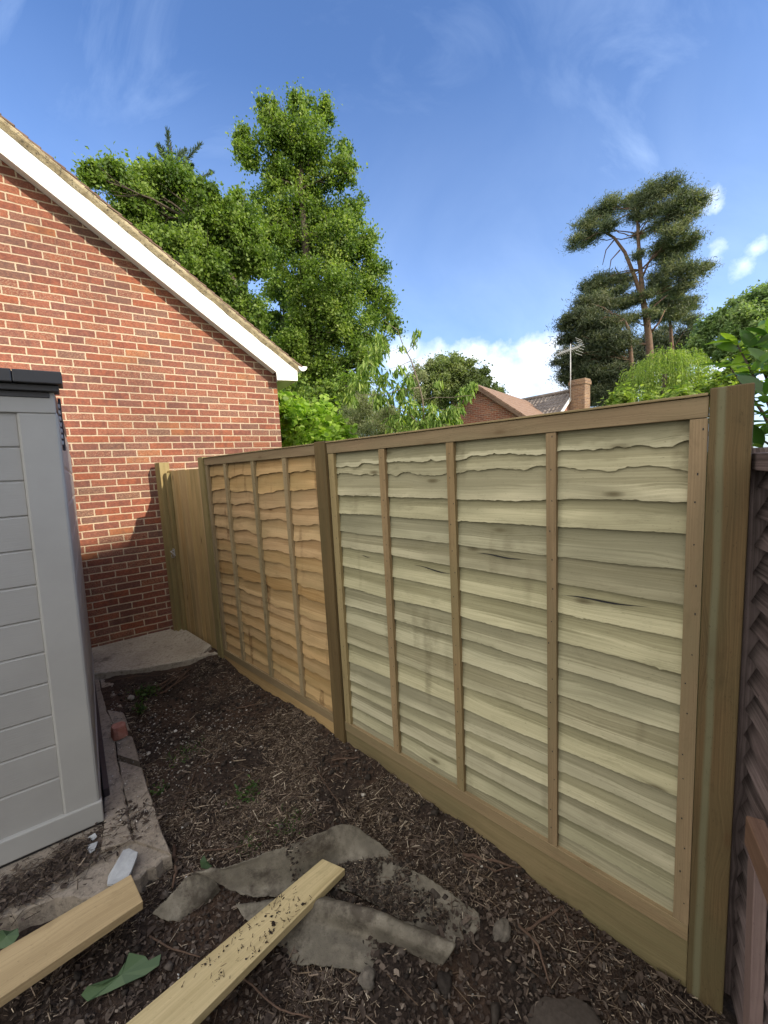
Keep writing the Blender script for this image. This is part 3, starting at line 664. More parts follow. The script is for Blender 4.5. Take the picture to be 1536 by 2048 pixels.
# debris lying on the concrete in front of the shed
n = 1500; cx = G(120, 1735, .03)
Q = np.stack([rng.normal(0, .21, n), rng.normal(0, .06, n)], -1); dirv = (XY(G(250, 1650)) - XY(G(0, 1800))); dirv = dirv / np.linalg.norm(dirv)
P = XY(cx) + Q[:, :1] * dirv + Q[:, 1:] * np.array([-dirv[1], dirv[0]]); 
_gh = gh; gh = lambda x, y, b=True: np.full(np.shape(x), .034)
tag(sticks_mesh('shed_debris', P, rng.uniform(.012, .07, n), rng.uniform(.0015, .005, n), M['chips'], np.clip(rng.beta(1.2, 3, n), 0, 1), .35), 'heap of dark twigs and scraps along the foot of the shed', 'debris', kind='stuff')
P = np.concatenate([P[:500] + rng.normal(0, .03, (500, 2)), XY(G(235, 1640, .03)) + rng.normal(0, .05, (60, 2))])
V, F, r_ = litter_mesh(P, rng.uniform(.006, .02, len(P)), rng.random(len(P)) * .8, np.full(len(P), .045)); tag(big_mesh('shed_litter', V, F, r_, M['litter']), 'dead leaves caught on the concrete before the shed', 'leaf litter', kind='stuff')
n = 220; P = np.stack([rng.uniform(0, 1, n), rng.uniform(0, 1, n)], -1); a, b_, c_ = XY(G(225, 1380)), XY(G(330, 1710)), XY(G(215, 1700))
P = a + (b_ - a) * P[:, :1] + (c_ - b_) * P[:, 1:] * P[:, :1]
gh = lambda x, y, b=True: np.full(np.shape(x), .048)
tag(blobs_mesh('grit', P, rng.uniform(.002, .006, n), M['pebble'], rng.random(n)), 'crumbs of mortar scattered on the concrete edging', 'grit', kind='stuff')
gh = _gh

def gz(p): return float(gh(p[0], p[1]))
# ------------------------------------------------------------------ individual sticks
def stick(px, r, label, h=.015, mat='stick', name='stick'):
    pts = [];
    for (x, y, *hh) in px:
        p = G(x, y, 0.); z = gz(p) + (hh[0] if hh else h); p = G(x, y, z); pts.append(p)
    dense = []
    for i in range(len(pts) - 1):
        for k in range(5): dense.append(pts[i] + (pts[i + 1] - pts[i]) * k / 5 + rng.normal(0, r * .35, 3))
    dense.append(pts[-1])
    mb = MB(); nn = len(dense); mb.tube(dense, [r * (1.1 - .6 * i / nn) for i in range(nn)], 7)
    tag(mb.build(name, M[mat], loc=pts[0], smooth=True), label, 'stick', 'loose sticks on the soil')
stick([(925, 1708), (985, 1722), (1042, 1735)], .0075, 'straight brown stick lying by the gravel board below the long panel')
stick([(930, 1715), (990, 1742), (1030, 1733)], .004, 'thin stick crossed under the straight brown stick near the gravel board')
stick([(1037, 1850, .01), (1075, 1890, .05), (1100, 1968, .02)], .0055, 'curved bare stick arching over soil right of the grey felt', h=.03)
stick([(1048, 1863, .01), (1125, 1812, .05)], .006, 'forked dark stick pointing up to the right, beside the curved stick')
stick([(1125, 1812, .05), (1145, 1860, .02), (1160, 1905, .01)], .003, 'thin twig bent down from the forked dark stick')
stick([(455, 1422), (490, 1413), (532, 1404)], .006, 'short stick lying before the orange panel in the middle of the soil')
stick([(475, 1905, .08), (490, 1960, .03), (560, 2020, .02), (625, 2035, .02)], .004, 'long curved twig hooked over the edge of the narrow plank')
stick([(300, 1872), (345, 1898), (400, 1914)], .004, 'brown curved twig between the two loose planks')
stick([(365, 1622), (380, 1570), (400, 1520)], .004, 'long thin twig sloping up the soil right of the edging')
stick([(625, 1525), (655, 1575), (690, 1620)], .003, 'long thin twig lying down slope in the middle of the soil')
stick([(665, 1520), (690, 1517), (718, 1515)], .006, 'pale split stick just left of the gravel board under the middle post')
stick([(405, 1702), (470, 1696), (530, 1678)], .004, 'thin twig behind the raised edge of the grey felt')
stick([(350, 1690), (352, 1740), (345, 1775)], .009, 'thick dark stick standing off the broken end of the edging')
for k, pts in enumerate([[(315, 1380), (350, 1358), (382, 1338)], [(320, 1388), (345, 1372), (372, 1345)], [(318, 1372), (340, 1358), (362, 1342)], [(330, 1384), (352, 1366), (378, 1350)]]): 
    stick(pts, .007, ['lowest', 'second', 'third', 'topmost'][k] + ' dark stick in the bundle on the soil before the path', h=.02 + .012 * k)
stick([(218, 1362), (270, 1352), (330, 1350)], .004, 'long tan stalk lying against the front edge of the path', h=.05)

# ------------------------------------------------------------------ clods, broken brick, slates
def rock(name, px, size, mat, label, cat, flat=.6, z=None, group=None):
    p = G(*px, 0); zz = gz(p) if z is None else z; p = G(*px, zz)
    import bmesh
    bm = bmesh.new(); bmesh.ops.create_icosphere(bm, subdivisions=3, radius=1)
    s = random.uniform(0, 50)
    for v in bm.verts:
        c = v.co; k = 1 + .45 * float(vnoise(c.x * 1.2 + s, c.y * 1.2 + c.z)) + .22 * float(vnoise(c.x * 3 + s, c.z * 3 + c.y * 2)) + .12 * float(vnoise(c.y * 7 + s, c.z * 7 + c.x * 5))
        v.co = Vector((c.x * size[0] * k, c.y * size[1] * k, c.z * size[0] * flat * k))
    me = bpy.data.meshes.new(name); bm.to_mesh(me); bm.free(); me.materials.append(M[mat])
    at = me.attributes.new('rnd', 'FLOAT', 'FACE'); at.data.foreach_set('value', [random.random() * .5 + .3] * len(me.polygons))
    o = bpy.data.objects.new(name, me); COL.objects.link(o); o.location = (p[0], p[1], zz + size[0] * flat * .45); o.rotation_euler = (0, 0, random.uniform(0, 6)); tag(o, label, cat, group)
rock('soil_clod', (868, 1793), (.032, .028), 'clod', 'round dark lump of soil on the right corner of the grey felt', 'soil clod')
rock('soil_clod', (1003, 1868), (.03, .04), 'lump', 'pale upright lump of earth left of the curved bare stick', 'soil clod', .8)
rock('soil_clod', (735, 1962), (.034, .03), 'lump', 'grey crusty lump below the front fold of the felt', 'soil clod', .7)
rock('soil_clod', (890, 1970), (.028, .035), 'clod', 'grey broken lump below the open end of the felt roll', 'soil clod', .7)
rock('large_stone', (1140, 2085), (.12, .10), 'clod', 'large dark half buried stone at the bottom edge of the view', 'stone', .18)
rock('stone', (262, 1398), (.022, .022), 'pebble', 'pale round stone among weeds beside the edging', 'stone', 1.)
rock('stone', (297, 1508), (.016, .014), 'pebble', 'white stone right of the edging among small pebbles', 'stone', .6)
rock('stone', (91, 1803), (.012, .01), 'pebble', 'white pebble lying left behind the broad plank', 'stone', .6)
rock('stone', (146, 1800), (.011, .01), 'pebble', 'white pebble close behind the middle of the broad plank', 'stone', .6)
# half brick standing on the edging
p = G(240, 1472, ZS); mb = MB(); h_ = .085
pts = [(-.048, -.02), (-.03, -.042), (.02, -.045), (.046, -.02), (.044, .03), (.01, .045), (-.04, .035)]
ax = np.array([.8, -.6, 0]); ay = np.array([.6, .8, 0])
rings = []
for zz, s, dx in ((0, 1.06, 0), (.03, 1.0, .002), (.06, .96, .0), (.085, .9, -.002)):
    rings.append([p + ax * ((a + dx) * s + random.uniform(-.003, .003)) + ay * (b * s + random.uniform(-.003, .003)) + Z * (zz + (random.uniform(-.004, .004) if zz > .07 else 0)) for a, b in pts])
V = [q for r_ in rings for q in r_]; n = len(pts); fs = [[i * n + k, i * n + (k + 1) % n, (i + 1) * n + (k + 1) % n, (i + 1) * n + k] for i in range(3) for k in range(n)] + [[3 * n + k for k in range(n)]]
mb.add(V, fs, None, .5); tag(mb.build('half_brick', M['redbrick'], loc=p, bevel=.003), 'broken red half brick standing on the concrete edging', 'brick')
def shard(px, z0, z1, th, label):
    pts = [G(x, y, z0 + (z1 - z0) * t) for (x, y, t) in px]; mb = MB(); mb.prism(pts, (0, 0, -th)); tag(mb.build('slate_shard', M['slate'], loc=pts[0], bevel=.0015), label, 'slate', 'broken slate pieces by the edging')
shard([(246, 1700, 1), (258, 1696, 1), (276, 1704, 1), (273, 1715, 1), (262, 1742, .3), (250, 1766, .1), (214, 1768, 0), (216, 1752, .1), (230, 1728, .5)], .05, .085, .012, 'largest pale slate piece leaning at the end of the edging above the broad plank')
shard([(169, 1692, 0), (196, 1682, .6), (190, 1698, .5), (180, 1706, 0)], .045, .065, .006, 'small pale triangular slate piece in front of the shed corner')
shard([(176, 1674, 0), (190, 1665, .6), (194, 1672, .5), (184, 1682, 0)], .045, .075, .006, 'smallest slate piece close against the shed corner')

# ------------------------------------------------------------------ loose planks
def plank(corners, th, mat, label, name='loose_plank'):
    c = [G(x, y, z) for x, y, z in corners]      # far-left, far-right, near-right, near-left (top face)
    nrm = np.cross(c[1] - c[0], c[3] - c[0]); nrm /= np.linalg.norm(nrm)
    if nrm[2] < 0: nrm = -nrm
    # cut into short lengths so that it can bow and have worn edges
    n = 14; mb = MB(); rows = []
    for i in range(n + 1):
        t = i / n; a = c[0] + (c[3] - c[0]) * t; b = c[1] + (c[2] - c[1]) * t
        rows.append((a, b))
    V = []; W_ = np.linalg.norm(c[1] - c[0]); L_ = np.linalg.norm(c[3] - c[0])
    for a, b in rows: V += [a, b, b - nrm * th, a - nrm * th]
    fs = []; uv = []
    for i in range(n):
        l0, l1 = L_ * i / n, L_ * (i + 1) / n
        for k in range(4):
            k2 = (k + 1) % 4; w = [W_, th, W_, th][k]; o = [0, .5, 1., 1.5][k]
            fs.append([i * 4 + k, (i + 1) * 4 + k, (i + 1) * 4 + k2, i * 4 + k2]); uv.append([(l0, o), (l1, o), (l1, o + w), (l0, o + w)])
    fs.append([0, 1, 2, 3]); uv.append([(0, 2), (.05, 2), (.05, 2 + th), (0, 2 + th)])
    e = n * 4; fs.append([e + 3, e + 2, e + 1, e]); uv.append([(0, 2), (.05, 2), (.05, 2 + th), (0, 2 + th)])
    mb.add(V, fs, uv, .37)
    o = mb.build(name, M[mat], loc=c[0], bevel=.003); tag(o, label, 'plank', 'loose planks on the soil'); return c, nrm
ca, na = plank([(645, 1717, .02), (690, 1737, .02), (350, 2080, .09), (200, 2090, .09)], .032, 'plank_a', 'narrow yellow plank with soil crumbs on it lying across grey felt')
cb, nb = plank([(262, 1748, .085), (286, 1802, .085), (-60, 2037, .12), (-60, 1936, .12)], .036, 'plank_b', 'broad orange brown plank at lower left pointing to the edging')
# soil crumbs on plank A
n = 110; t = rng.beta(3, 3.2, n) * .75 + .12; s = rng.uniform(.06, .94, n)
P3 = (ca[0] + (ca[3] - ca[0]) * t[:, None]) * (1 - s[:, None]) + (ca[1] + (ca[2] - ca[1]) * t[:, None]) * s[:, None]
zz = P3[:, 2].copy(); gh = lambda x, y, b=True: zz + .001
tag(sticks_mesh('plank_chips', P3[:, :2] + rng.normal(0, .004, (n, 2)), rng.uniform(.004, .022, n), rng.uniform(.0012, .003, n), M['twig'], rng.random(n) * .5, .15), 'twig scraps spilled on the narrow yellow plank', 'soil crumbs', kind='stuff')
tag(blobs_mesh('plank_crumbs', P3[:, :2], rng.gamma(2., .0008, n) + .0009, M['clod'], rng.random(n)), 'crumbs of soil spilled on the narrow yellow plank', 'soil crumbs', kind='stuff')
gh = _gh

# ------------------------------------------------------------------ grey felt sheet
def patch(rows, nu=150, nv=70, th=.004):
    """rows: list of rows of (px,py,h above ground) -> smooth surface (Catmull-Rom both ways)"""
    C = []
    for row in rows:
        r_ = []
        for x, y, h in row:
            p = G(x, y, -.05); z = gz0(p) + h; p = G(x, y, z); r_.append(p)
        C.append(r_)
    C = np.array(C)
    def cr(P, n):
        P = np.concatenate([2 * P[:1] - P[1:2], P, 2 * P[-1:] - P[-2:-1]]); m_ = len(P) - 3; out = []
        for s in np.linspace(0, m_ - 1e-6, n):
            i = int(s); t = s - i; p0, p1, p2, p3 = P[i:i + 4]
            out.append(.5 * (2 * p1 + (p2 - p0) * t + (2 * p0 - 5 * p1 + 4 * p2 - p3) * t * t + (3 * p1 - p0 - 3 * p2 + p3) * t ** 3))
        return np.array(out)
    A = cr(C, nv); S = np.stack([cr(A[i], nu) for i in range(nv)])
    S[..., 2] += fbm(S[..., 0], S[..., 1], 8., 3, 2.) * .010 + fbm(S[..., 0], S[..., 1], 40., 2, 4.) * .0025
    e = np.stack([fbm(S[..., 0], S[..., 1], 14., 4, 7.), fbm(S[..., 0], S[..., 1], 14., 4, 17.)], -1) * .012; iv = np.minimum(np.arange(nv), np.arange(nv)[::-1])[:, None]; iu = np.minimum(np.arange(nu), np.arange(nu)[::-1])[None]
    S[..., :2] += e * (1 - sstep(0, 5, np.minimum(iv, iu).astype(float) / 2))[..., None]
    # ragged border
    S[0] += rng.normal(0, .0015, S[0].shape); S[-1] += rng.normal(0, .0015, S[-1].shape)
    return S
def gz0(p): return float(_gh(p[0], p[1], False))
mb = MB()
def addpatch(S, th=.003):
    nv, nu, _ = S.shape
    du = np.gradient(S, axis=1); dv = np.gradient(S, axis=0); nr = np.cross(du, dv); nr /= np.linalg.norm(nr, axis=2)[..., None] + 1e-9
    V = np.concatenate([S.reshape(-1, 3), (S - nr * th).reshape(-1, 3)]); N = nv * nu; I = np.arange(N).reshape(nv, nu)
    q = np.stack([I[:-1, :-1], I[1:, :-1], I[1:, 1:], I[:-1, 1:]], -1).reshape(-1, 4)
    fs = [list(map(int, f)) for f in q] + [[int(a) + N for a in f[::-1]] for f in q]
    b = list(I[0]) + list(I[1:, -1]) + list(I[-1, ::-1][1:]) + list(I[::-1, 0][1:])
    for i in range(len(b) - 1): fs.append([int(b[i]), int(b[i + 1]), int(b[i + 1]) + N, int(b[i]) + N])
    mb.add(V, fs, None, .5)
# rear flap, curled towards the viewer at its left end
addpatch(patch([
    [(383, 1748, .128), (425, 1738, .145), (500, 1716, .15), (590, 1688, .15), (690, 1650, .13), (745, 1678, .05), (800, 1722, .045), (870, 1765, .04), (955, 1826, .035)],
    [(394, 1749, .124), (434, 1748, .125), (505, 1740, .10), (590, 1718, .10), (683, 1682, .085), (735, 1708, .04), (790, 1750, .036), (860, 1795, .034), (958, 1850, .03)],
    [(410, 1753, .116), (448, 1763, .09), (515, 1772, .03), (590, 1760, .025), (672, 1722, .02), (720, 1745, .033), (780, 1785, .034), (850, 1830, .035), (940, 1872, .03)],
    [(424, 1758, .108), (462, 1777, .055), (512, 1792, .02), (590, 1792, .018), (650, 1775, .02), (705, 1785, .028), (770, 1820, .034), (840, 1858, .034), (908, 1888, .034)]]))
# under side of the curl at the left end
addpatch(patch([
    [(394, 1748, .118), (365, 1763, .10), (335, 1795, .06), (303, 1829, .012)],
    [(416, 1757, .082), (390, 1776, .075), (358, 1804, .045), (325, 1838, .006)],
    [(433, 1769, .045), (412, 1791, .04), (385, 1815, .02), (350, 1842, -.004)],
    [(442, 1780, .008), (425, 1801, .0), (400, 1823, -.012), (372, 1845, -.03)]], nu=60, nv=40))
# front fold: rolled ridge and the flat in front of it
addpatch(patch([
    [(470, 1808, .012), (540, 1800, .022), (600, 1790, .03), (660, 1797, .025), (740, 1818, .02), (830, 1856, .016), (900, 1888, .016)],
    [(475, 1815, .014), (545, 1806, .035), (605, 1800, .065), (665, 1803, .09), (745, 1822, .105), (838, 1860, .105), (912, 1890, .10)],
    [(485, 1828, .012), (555, 1820, .03), (612, 1818, .055), (670, 1826, .075), (742, 1848, .088), (828, 1884, .092), (900, 1914, .085)],
    [(500, 1845, .004), (570, 1845, .018), (620, 1850, .024), (672, 1856, .02), (735, 1872, .016), (810, 1906, .014), (885, 1936, .012)],
    [(530, 1885, -.012), (590, 1888, .012), (630, 1890, .018), (680, 1896, .020), (730, 1912, .018), (790, 1940, .01), (850, 1975, .006)],
    [(560, 1925, -.02), (600, 1928, .004), (640, 1932, .012), (690, 1940, .012), (740, 1955, .004), (790, 1985, -.01), (840, 2010, -.02)]]))
felt = mb.build('felt_sheet', M['felt'], loc=G(600, 1800, 0), smooth=True)
tag(felt, 'crumpled dirty grey felt sheet folded on the soil under the narrow plank', 'felt sheet')
# soil and chips lying over the felt
from mathutils.bvhtree import BVHTree
me = felt.data; bv = BVHTree.FromPolygons([tuple(np.array(v.co) + LOC[felt.name]) for v in me.vertices], [tuple(p.vertices) for p in me.polygons])
n = 3000; P = []
A_, B_, C_, D_ = [XY(G(*q, 0)) for q in ((560, 1730), (800, 1715), (930, 1850), (640, 1800))]
while len(P) < n:
    s, t = rng.random(2); q = (A_ * (1 - s) + B_ * s) * (1 - t) + (D_ * (1 - s) + C_ * s) * t
    if fbm(q[0], q[1], 7., 3, 4.) > rng.normal(.0, .08): P.append(q)
P = np.array(P); zz = np.array([(lambda h: h[0].z if h[0] else gz((q[0], q[1])))(bv.ray_cast(Vector((q[0], q[1], 1)), Vector((0, 0, -1)))) for q in P])
gh = lambda x, y, b=True: zz[:len(x)]
tag(sticks_mesh('felt_chips', P, np.where(rng.random(n) < .1, rng.uniform(.02, .05, n), rng.uniform(.004, .018, n)), rng.uniform(.0015, .004, n), M['chips'], rng.beta(1.2, 2.8, n)), 'chips and soil spilled over the grey felt', 'wood chips', kind='stuff')
tag(blobs_mesh('felt_soil', P[:1500], rng.gamma(2., .002, 1500) + .002, M['clod'], rng.random(1500)), 'loose dark soil spilled over the grey felt', 'soil', kind='stuff')
gh = _gh

# ------------------------------------------------------------------ brick house
DW = 5.09; DB = 4.94
bz = lambda v: 3.07 + .7097 * (1.823 - v)          # lower edge of bargeboard
VR = 1.872; VRIDGE = -3.2; VL = 2 * VRIDGE - VR; DEEP = 8.5
house = thing('brick_house', WP(VR, DW, 0), 'red brick house gable with white bargeboard, left of the fence', 'house')
LOC_H = LOC[house.name]
mb = MB()
def wallpoly(n, rev):
    vs = [(VL, -.2), (VR, -.2), (VR, bz(VR) + .14), (VRIDGE, bz(VRIDGE) + .14), (VL, bz(VR) + .14)]
    P = [WP(v, n, z) for v, z in vs]; uv = [(v - VL, z) for v, z in vs]
    return (P[::-1], uv[::-1]) if rev else (P, uv)
P, uv = wallpoly(DW, False); mb.add(P, [list(range(5))], [uv], .5)
P, uv = wallpoly(DW + DEEP, True); mb.add(P, [list(range(5))], [uv], .5)
for v, s in ((VR, 1), (VL, -1)):
    q = [WP(v, DW, -.2), WP(v, DW + DEEP, -.2), WP(v, DW + DEEP, bz(VR) + .14), WP(v, DW, bz(VR) + .14)]; uv = [(VR - VL, -.2), (VR - VL + DEEP, -.2), (VR - VL + DEEP, bz(VR) + .14), (VR - VL, bz(VR) + .14)]
    if s < 0: q = q[::-1]; uv = uv[::-1]
    mb.add(q, [[0, 1, 2, 3]], [uv], .5)
mb.build('wall', M['brick'], house)
# bargeboard with its boxed end
def W2(x, y, n=DB): v, z = onW(x, y, n); return (v, z)
top_pts = [(-.492 - .0, 3.103 + CH)]
tp = [W2(300, 468), W2(430, 585), W2(515, 680), W2(554, 716), W2(573, 728), W2(589, 733)]
slope = .7097; vt = lambda v: bz(v) + .285
outline = [(VRIDGE, bz(VRIDGE)), (1.823, 3.07), (1.828, 2.975), (2.098, 2.985), (2.104, 3.162), (2.02, 3.185), (1.93, 3.225), (1.80, 3.295 + .02), (1.62, bz(1.62) + .232), (VRIDGE, bz(VRIDGE) + .245)]
mb = MB(); mb.prism([WP(v, DB, z) for v, z in outline], NW * .022)
mb.build('bargeboard', M['upvc'], house, bevel=.002)
mb = MB(); mb.prism([WP(v, DB + .024, z) for v, z in [(VRIDGE, bz(VRIDGE) + .01), (1.83, 3.08), (VR + .001, bz(VR) + .2), (VRIDGE, bz(VRIDGE) + .1)]], NW * (DW - DB - .03)); 
mb.build('verge_soffit', M['upvc'], house)
mb = MB(); mb.box(WP(VR + .004, DB + .023, 2.99), VW * .225, NW * (DEEP + .2), Z * .012); mb.build('eaves_soffit', M['upvc'], house)
mb = MB(); mb.box(WP(2.082, DB + .023, 2.985), VW * .018, NW * (DEEP + .2), Z * .185); mb.build('fascia', M['upvc'], house)
# mirrored bargeboard half (hidden side of the gable)
mb = MB(); mb.prism([WP(2 * VRIDGE - v, DB, z) for v, z in outline], NW * .022); mb.build('bargeboard', M['upvc'], house, bevel=.002)
# gutter: half round channel with end stop
mb = MB(); gp = [];
def gsec(n, r): return [WP(2.165 + r * math.cos(a), n, 3.165 + r * math.sin(a)) for a in np.linspace(math.pi, 2 * math.pi, 11)]
o0, o1, i0, i1 = gsec(DB - .03, .058), gsec(DB + DEEP, .058), gsec(DB - .03, .053), gsec(DB + DEEP, .053)
V = o0 + o1 + i0[::-1] + i1[::-1]; fs = []
for k in range(10): fs.append([k, 11 + k, 12 + k, k + 1]); fs.append([22 + k, 33 + k, 34 + k, 23 + k])
fs.append(list(range(11)) ); mb.add(V, fs, None, .5)
mb.prism(gsec(DB - .034, .060), NW * .006); mb.build('gutter', M['upvc'], house)
# roof: tiles stepped in courses, cement fillet at the verge
th = math.atan(.7097); ct, st = math.cos(th), math.sin(th)
def RP(s, n, h, side=1):   # s distance down slope from ridge, h off the slope
    v = VRIDGE + (s * ct + h * st); z = bz(VRIDGE) + .275 - s * st + h * ct
    if side < 0: v = 2 * VRIDGE - v
    return WP(v, n, z)
SL = (2.135 - VRIDGE) / ct
for side in (1, -1):
    mb = MB(); ncr = int(SL / .10) + 1
    for i in range(ncr):
        s0, s1 = i * .10 - .0, min(i * .10 + .125, SL + .0)
        for j in range(1):
            a = [RP(s0, DB - .035, .035, side), RP(s0, DB + DEEP, .035, side), RP(s1, DB + DEEP, .050, side), RP(s1, DB - .035, .050, side)]
            bq = [RP(s0, DB - .035, .022, side), RP(s0, DB + DEEP, .022, side), RP(s1, DB + DEEP, .037, side), RP(s1, DB - .035, .037, side)]
            j_ = random.uniform(-.006, .006)
            a = [q + NW * (j_ if k in (0, 3) else 0) for k, q in enumerate(a)]; bq = [q + NW * (j_ if k in (0, 3) else 0) for k, q in enumerate(bq)]
            V = a + bq; f = [[0, 1, 2, 3], [7, 6, 5, 4], [3, 2, 6, 7], [0, 3, 7, 4], [1, 0, 4, 5], [2, 1, 5, 6]]
            if side > 0: f = [q[::-1] for q in f]
            mb.add(V, f, None, random.random())
    mb.build('roof', M['tiles'], house)
    # cement bedding: a bumpy strip along the verge
    mb = MB(); nn = 130; V = []
    for i in range(nn + 1):
        s = SL * i / nn; hN = fbm(s, 3. + side, 9., 4) * .012; low = -.03 if s < SL - .5 else -.03 - .0 * (s - SL + .5)
        kick = .0 if s < SL - .55 else .055 * ((s - (SL - .55)) / .55) ** 1.5
        V += [RP(s, DB - .004 + hN, low - .012 + kick * .2, side), RP(s, DB - .030 + hN, low + .028, side), RP(s, DB - .034 + hN * .5, .018, side), RP(s, DB - .026, .036 + hN * .6, side), RP(s, DB + .06, .034, side), RP(s, DB + .06, low - .012, side)]
    fs = [[i * 6 + k, i * 6 + (k + 1) % 6, (i + 1) * 6 + (k + 1) % 6, (i + 1) * 6 + k] for i in range(nn) for k in range(6)] + [[0, 1, 2, 3, 4, 5], [nn * 6 + k for k in range(5, -1, -1)]]
    if side < 0: fs = [f[::-1] for f in fs]
    mb.add(V, fs, None, .5); mb.build('verge_mortar', M['cement'], house, smooth=False)

# ------------------------------------------------------------------ shed
DS = 2.4803; LEAN = .025
def SP(v, n, z): return WP(v + LEAN * (z - .03) - .050 * (n - DS), n, z)
V0 = -.240; SB = .03
shed = thing('garden_shed', WP(V0, DS, SB), 'grey plastic garden shed with plank pattern walls at left', 'shed')
gro = [CH + q for q in (.177, .021, -.144, -.306, -.477, -.647, -.814, -.97, -1.139, -1.298, -1.47)]
# front planks: profile with V-grooves, between v=-1.6 and the corner post
def profile(axis0, axis1, fn, z0, z1, grooves, out):
    """vertical profile with grooves swept between two ends; out(z)->(inset)"""
    zs = [z0]; ins = [0]
    for g_ in sorted(grooves):
        zs += [g_ - .007, g_ - .001, g_ + .001, g_ + .0075]; ins += [0, .007, .007, 0]
    zs.append(z1); ins.append(0)
    V = []; 
    for z, i_ in zip(zs, ins): V += [fn(axis0, i_, z), fn(axis1, i_, z)]
    fs = [[2 * k, 2 * k + 1, 2 * k + 3, 2 * k + 2] for k in range(len(zs) - 1)]; return V, fs
mb = MB(); V, fs = profile(-1.62, V0 - .148, lambda a, i, z: SP(a, DS + .010 + i, z), SB + .12, 2.165, gro, None); mb.add(V, fs, None, .5)
mb.build('front_planks', M['shed'], shed, smooth=False)
# side planks: bulging boards seen at a glancing angle
mb = MB(); zs = []
gs = [.12 + SB] + [CH + q for q in (-1.44, -1.25, -1.06, -.87, -.68, -.49, -.30, -.11, .08, .27)]
V = []; nseg = 0
for k in range(len(gs) - 1):
    for t_, o_ in ((0, 0), (.08, .006), (.92, .006), (1., 0)):
        z = gs[k] + (gs[k + 1] - gs[k]) * t_; V += [SP(V0 - .004 + o_, DS + .09, z), SP(V0 - .004 + o_, DS + 2.33, z)]; nseg += 1
fs = [[2 * k, 2 * k + 1, 2 * k + 3, 2 * k + 2] for k in range(nseg - 1)]; mb.add(V, fs, None, .5)
mb.add([SP(V0 - .006, DS + .085, 2.09), SP(V0 - .006, DS + 2.33, 2.09), SP(V0 - .006, DS + 2.33, 2.2), SP(V0 - .006, DS + .085, 2.2)], [[0, 1, 2, 3]], None, .5)
mb.build('side_planks', M['shed'], shed)
mb = MB(); mb.hexa([SP(v, n, z) for v in (V0 - .148, V0 + .004) for n in (DS, DS + .09) for z in (SB + .1, 2.17)]); mb.build('corner_post', M['shed_smooth'], shed, bevel=.012)
mb = MB(); mb.hexa([SP(v, n, z) for v in (-1.62, V0 - .002) for n in (DS - .004, DS + .06) for z in (2.165, 2.262)]); mb.build('top_band', M['shed_smooth'], shed, bevel=.004)
mb = MB(); mb.hexa([SP(v, n, z) for v in (-1.62, V0 + .012) for n in (DS - .012, DS + .03) for z in (SB + .012, SB + .13)]); mb.hexa([SP(v, n, z) for v in (V0 - .02, V0 + .008) for n in (DS + .03, DS + 2.3) for z in (SB + .012, SB + .13)]); mb.build('skirting', M['shed_smooth'], shed, bevel=.006)
mb = MB(); mb.hexa([SP(v, n, z) for v in (-1.6, V0 + .03) for n in (DS - .004, DS + 2.3) for z in (SB - .015, SB + .016)]); mb.build('floor_rim', M['black'], shed)
# roof: dark panels with lipped fascia
mb = MB()
for (a, b_) in ((-1.64, V0 - .142), (V0 - .139, V0 + .034)):
    mb.hexa([SP(v, n, z) for v in (a, b_) for n in (DS - .065, DS + .06) for z in (2.292, 2.348)])
mb.hexa([SP(v, n, z) for v in (-1.62, V0 + .018) for n in (DS - .035, DS + .06) for z in (2.262, 2.290)])
mb.hexa([SP(v, n, z) for v in (-1.62, V0 - .012) for n in (DS + .062, DS + 2.34) for z in (2.262, 2.340)])
mb.hexa([SP(v, n, z) for v in (-1.62, V0 - .02) for n in (DS - .01, DS + 2.3) for z in (2.235, 2.262)])
mb.build('roof', M['shed_dark'], shed, bevel=.004)
# back and far walls to close the body
mb = MB(); mb.hexa([SP(v, n, z) for v in (-1.6, V0 - .03) for n in (DS + .03, DS + 2.3) for z in (SB + .02, 2.25)]); mb.build('inner_body', M['shed'], shed)
# toothed connector strip hanging at the roof corner
mb = MB(); zz = 2.225
for k in range(7):
    mb.hexa([SP(v, n, z) for v in (V0 + .004, V0 + .011) for n in (DS + .10, DS + .15) for z in (zz - k * .030 - .018, zz - k * .030)])
mb.build('connector_teeth', M['white_metal'], shed)
mb = MB(); mb.hexa([SP(v, n, z) for v in (V0 + .004, V0 + .016) for n in (DS + .155, DS + .19) for z in (2.00, 2.262)]); mb.build('connector_strip', M['rail_dark'], shed, bevel=.003)
# dark rail lying on the edging along the shed
a, b_ = G(183, 1372, .06), G(208, 1592, .06); mb = MB(); dr = (b_ - a); sd = np.array([dr[1], -dr[0], 0]); sd /= -np.linalg.norm(sd)
mb.box(a - Z * .012, dr, sd * .028, Z * .05); tag(mb.build('base_rail', M['rail_dark'], loc=a, bevel=.004), 'dark plastic rail lying on the concrete along the shed side', 'rail')

# ------------------------------------------------------------------ fence
def fbox(mb, u0, u1, d0, d1, z0, z1, rnd=None, grain=None, lean=0.):
    # grain axis: 0=u 1=d 2=z
    P = [FP(u + lean * (z - 0), d, z) for u in (u0, u1) for d in (d0, d1) for z in (z0, z1)]
    if grain is None: grain = [u1 - u0, d1 - d0, z1 - z0].index(max(u1 - u0, d1 - d0, z1 - z0))
    P = np.array(P).reshape(2, 2, 2, 3)
    P = P[:, ::-1]   # keep faces outward
    return mb.hexa(P.reshape(-1, 3), rnd, grain)
fence = thing('garden_fence', FP(1.9, 1.58, 0), 'new wooden fence with a pale and an orange lap panel between square posts', 'fence')
def post(u0, u1, d0, ztop, mat, label, zb=-.3):
    mb = MB(); fbox(mb, u0, u1, d0, d0 + .10, zb, ztop, .5 if mat == 'post_near' else None)
    o = mb.build('post', M[mat], fence, bevel=.004); tag(o, label); return o
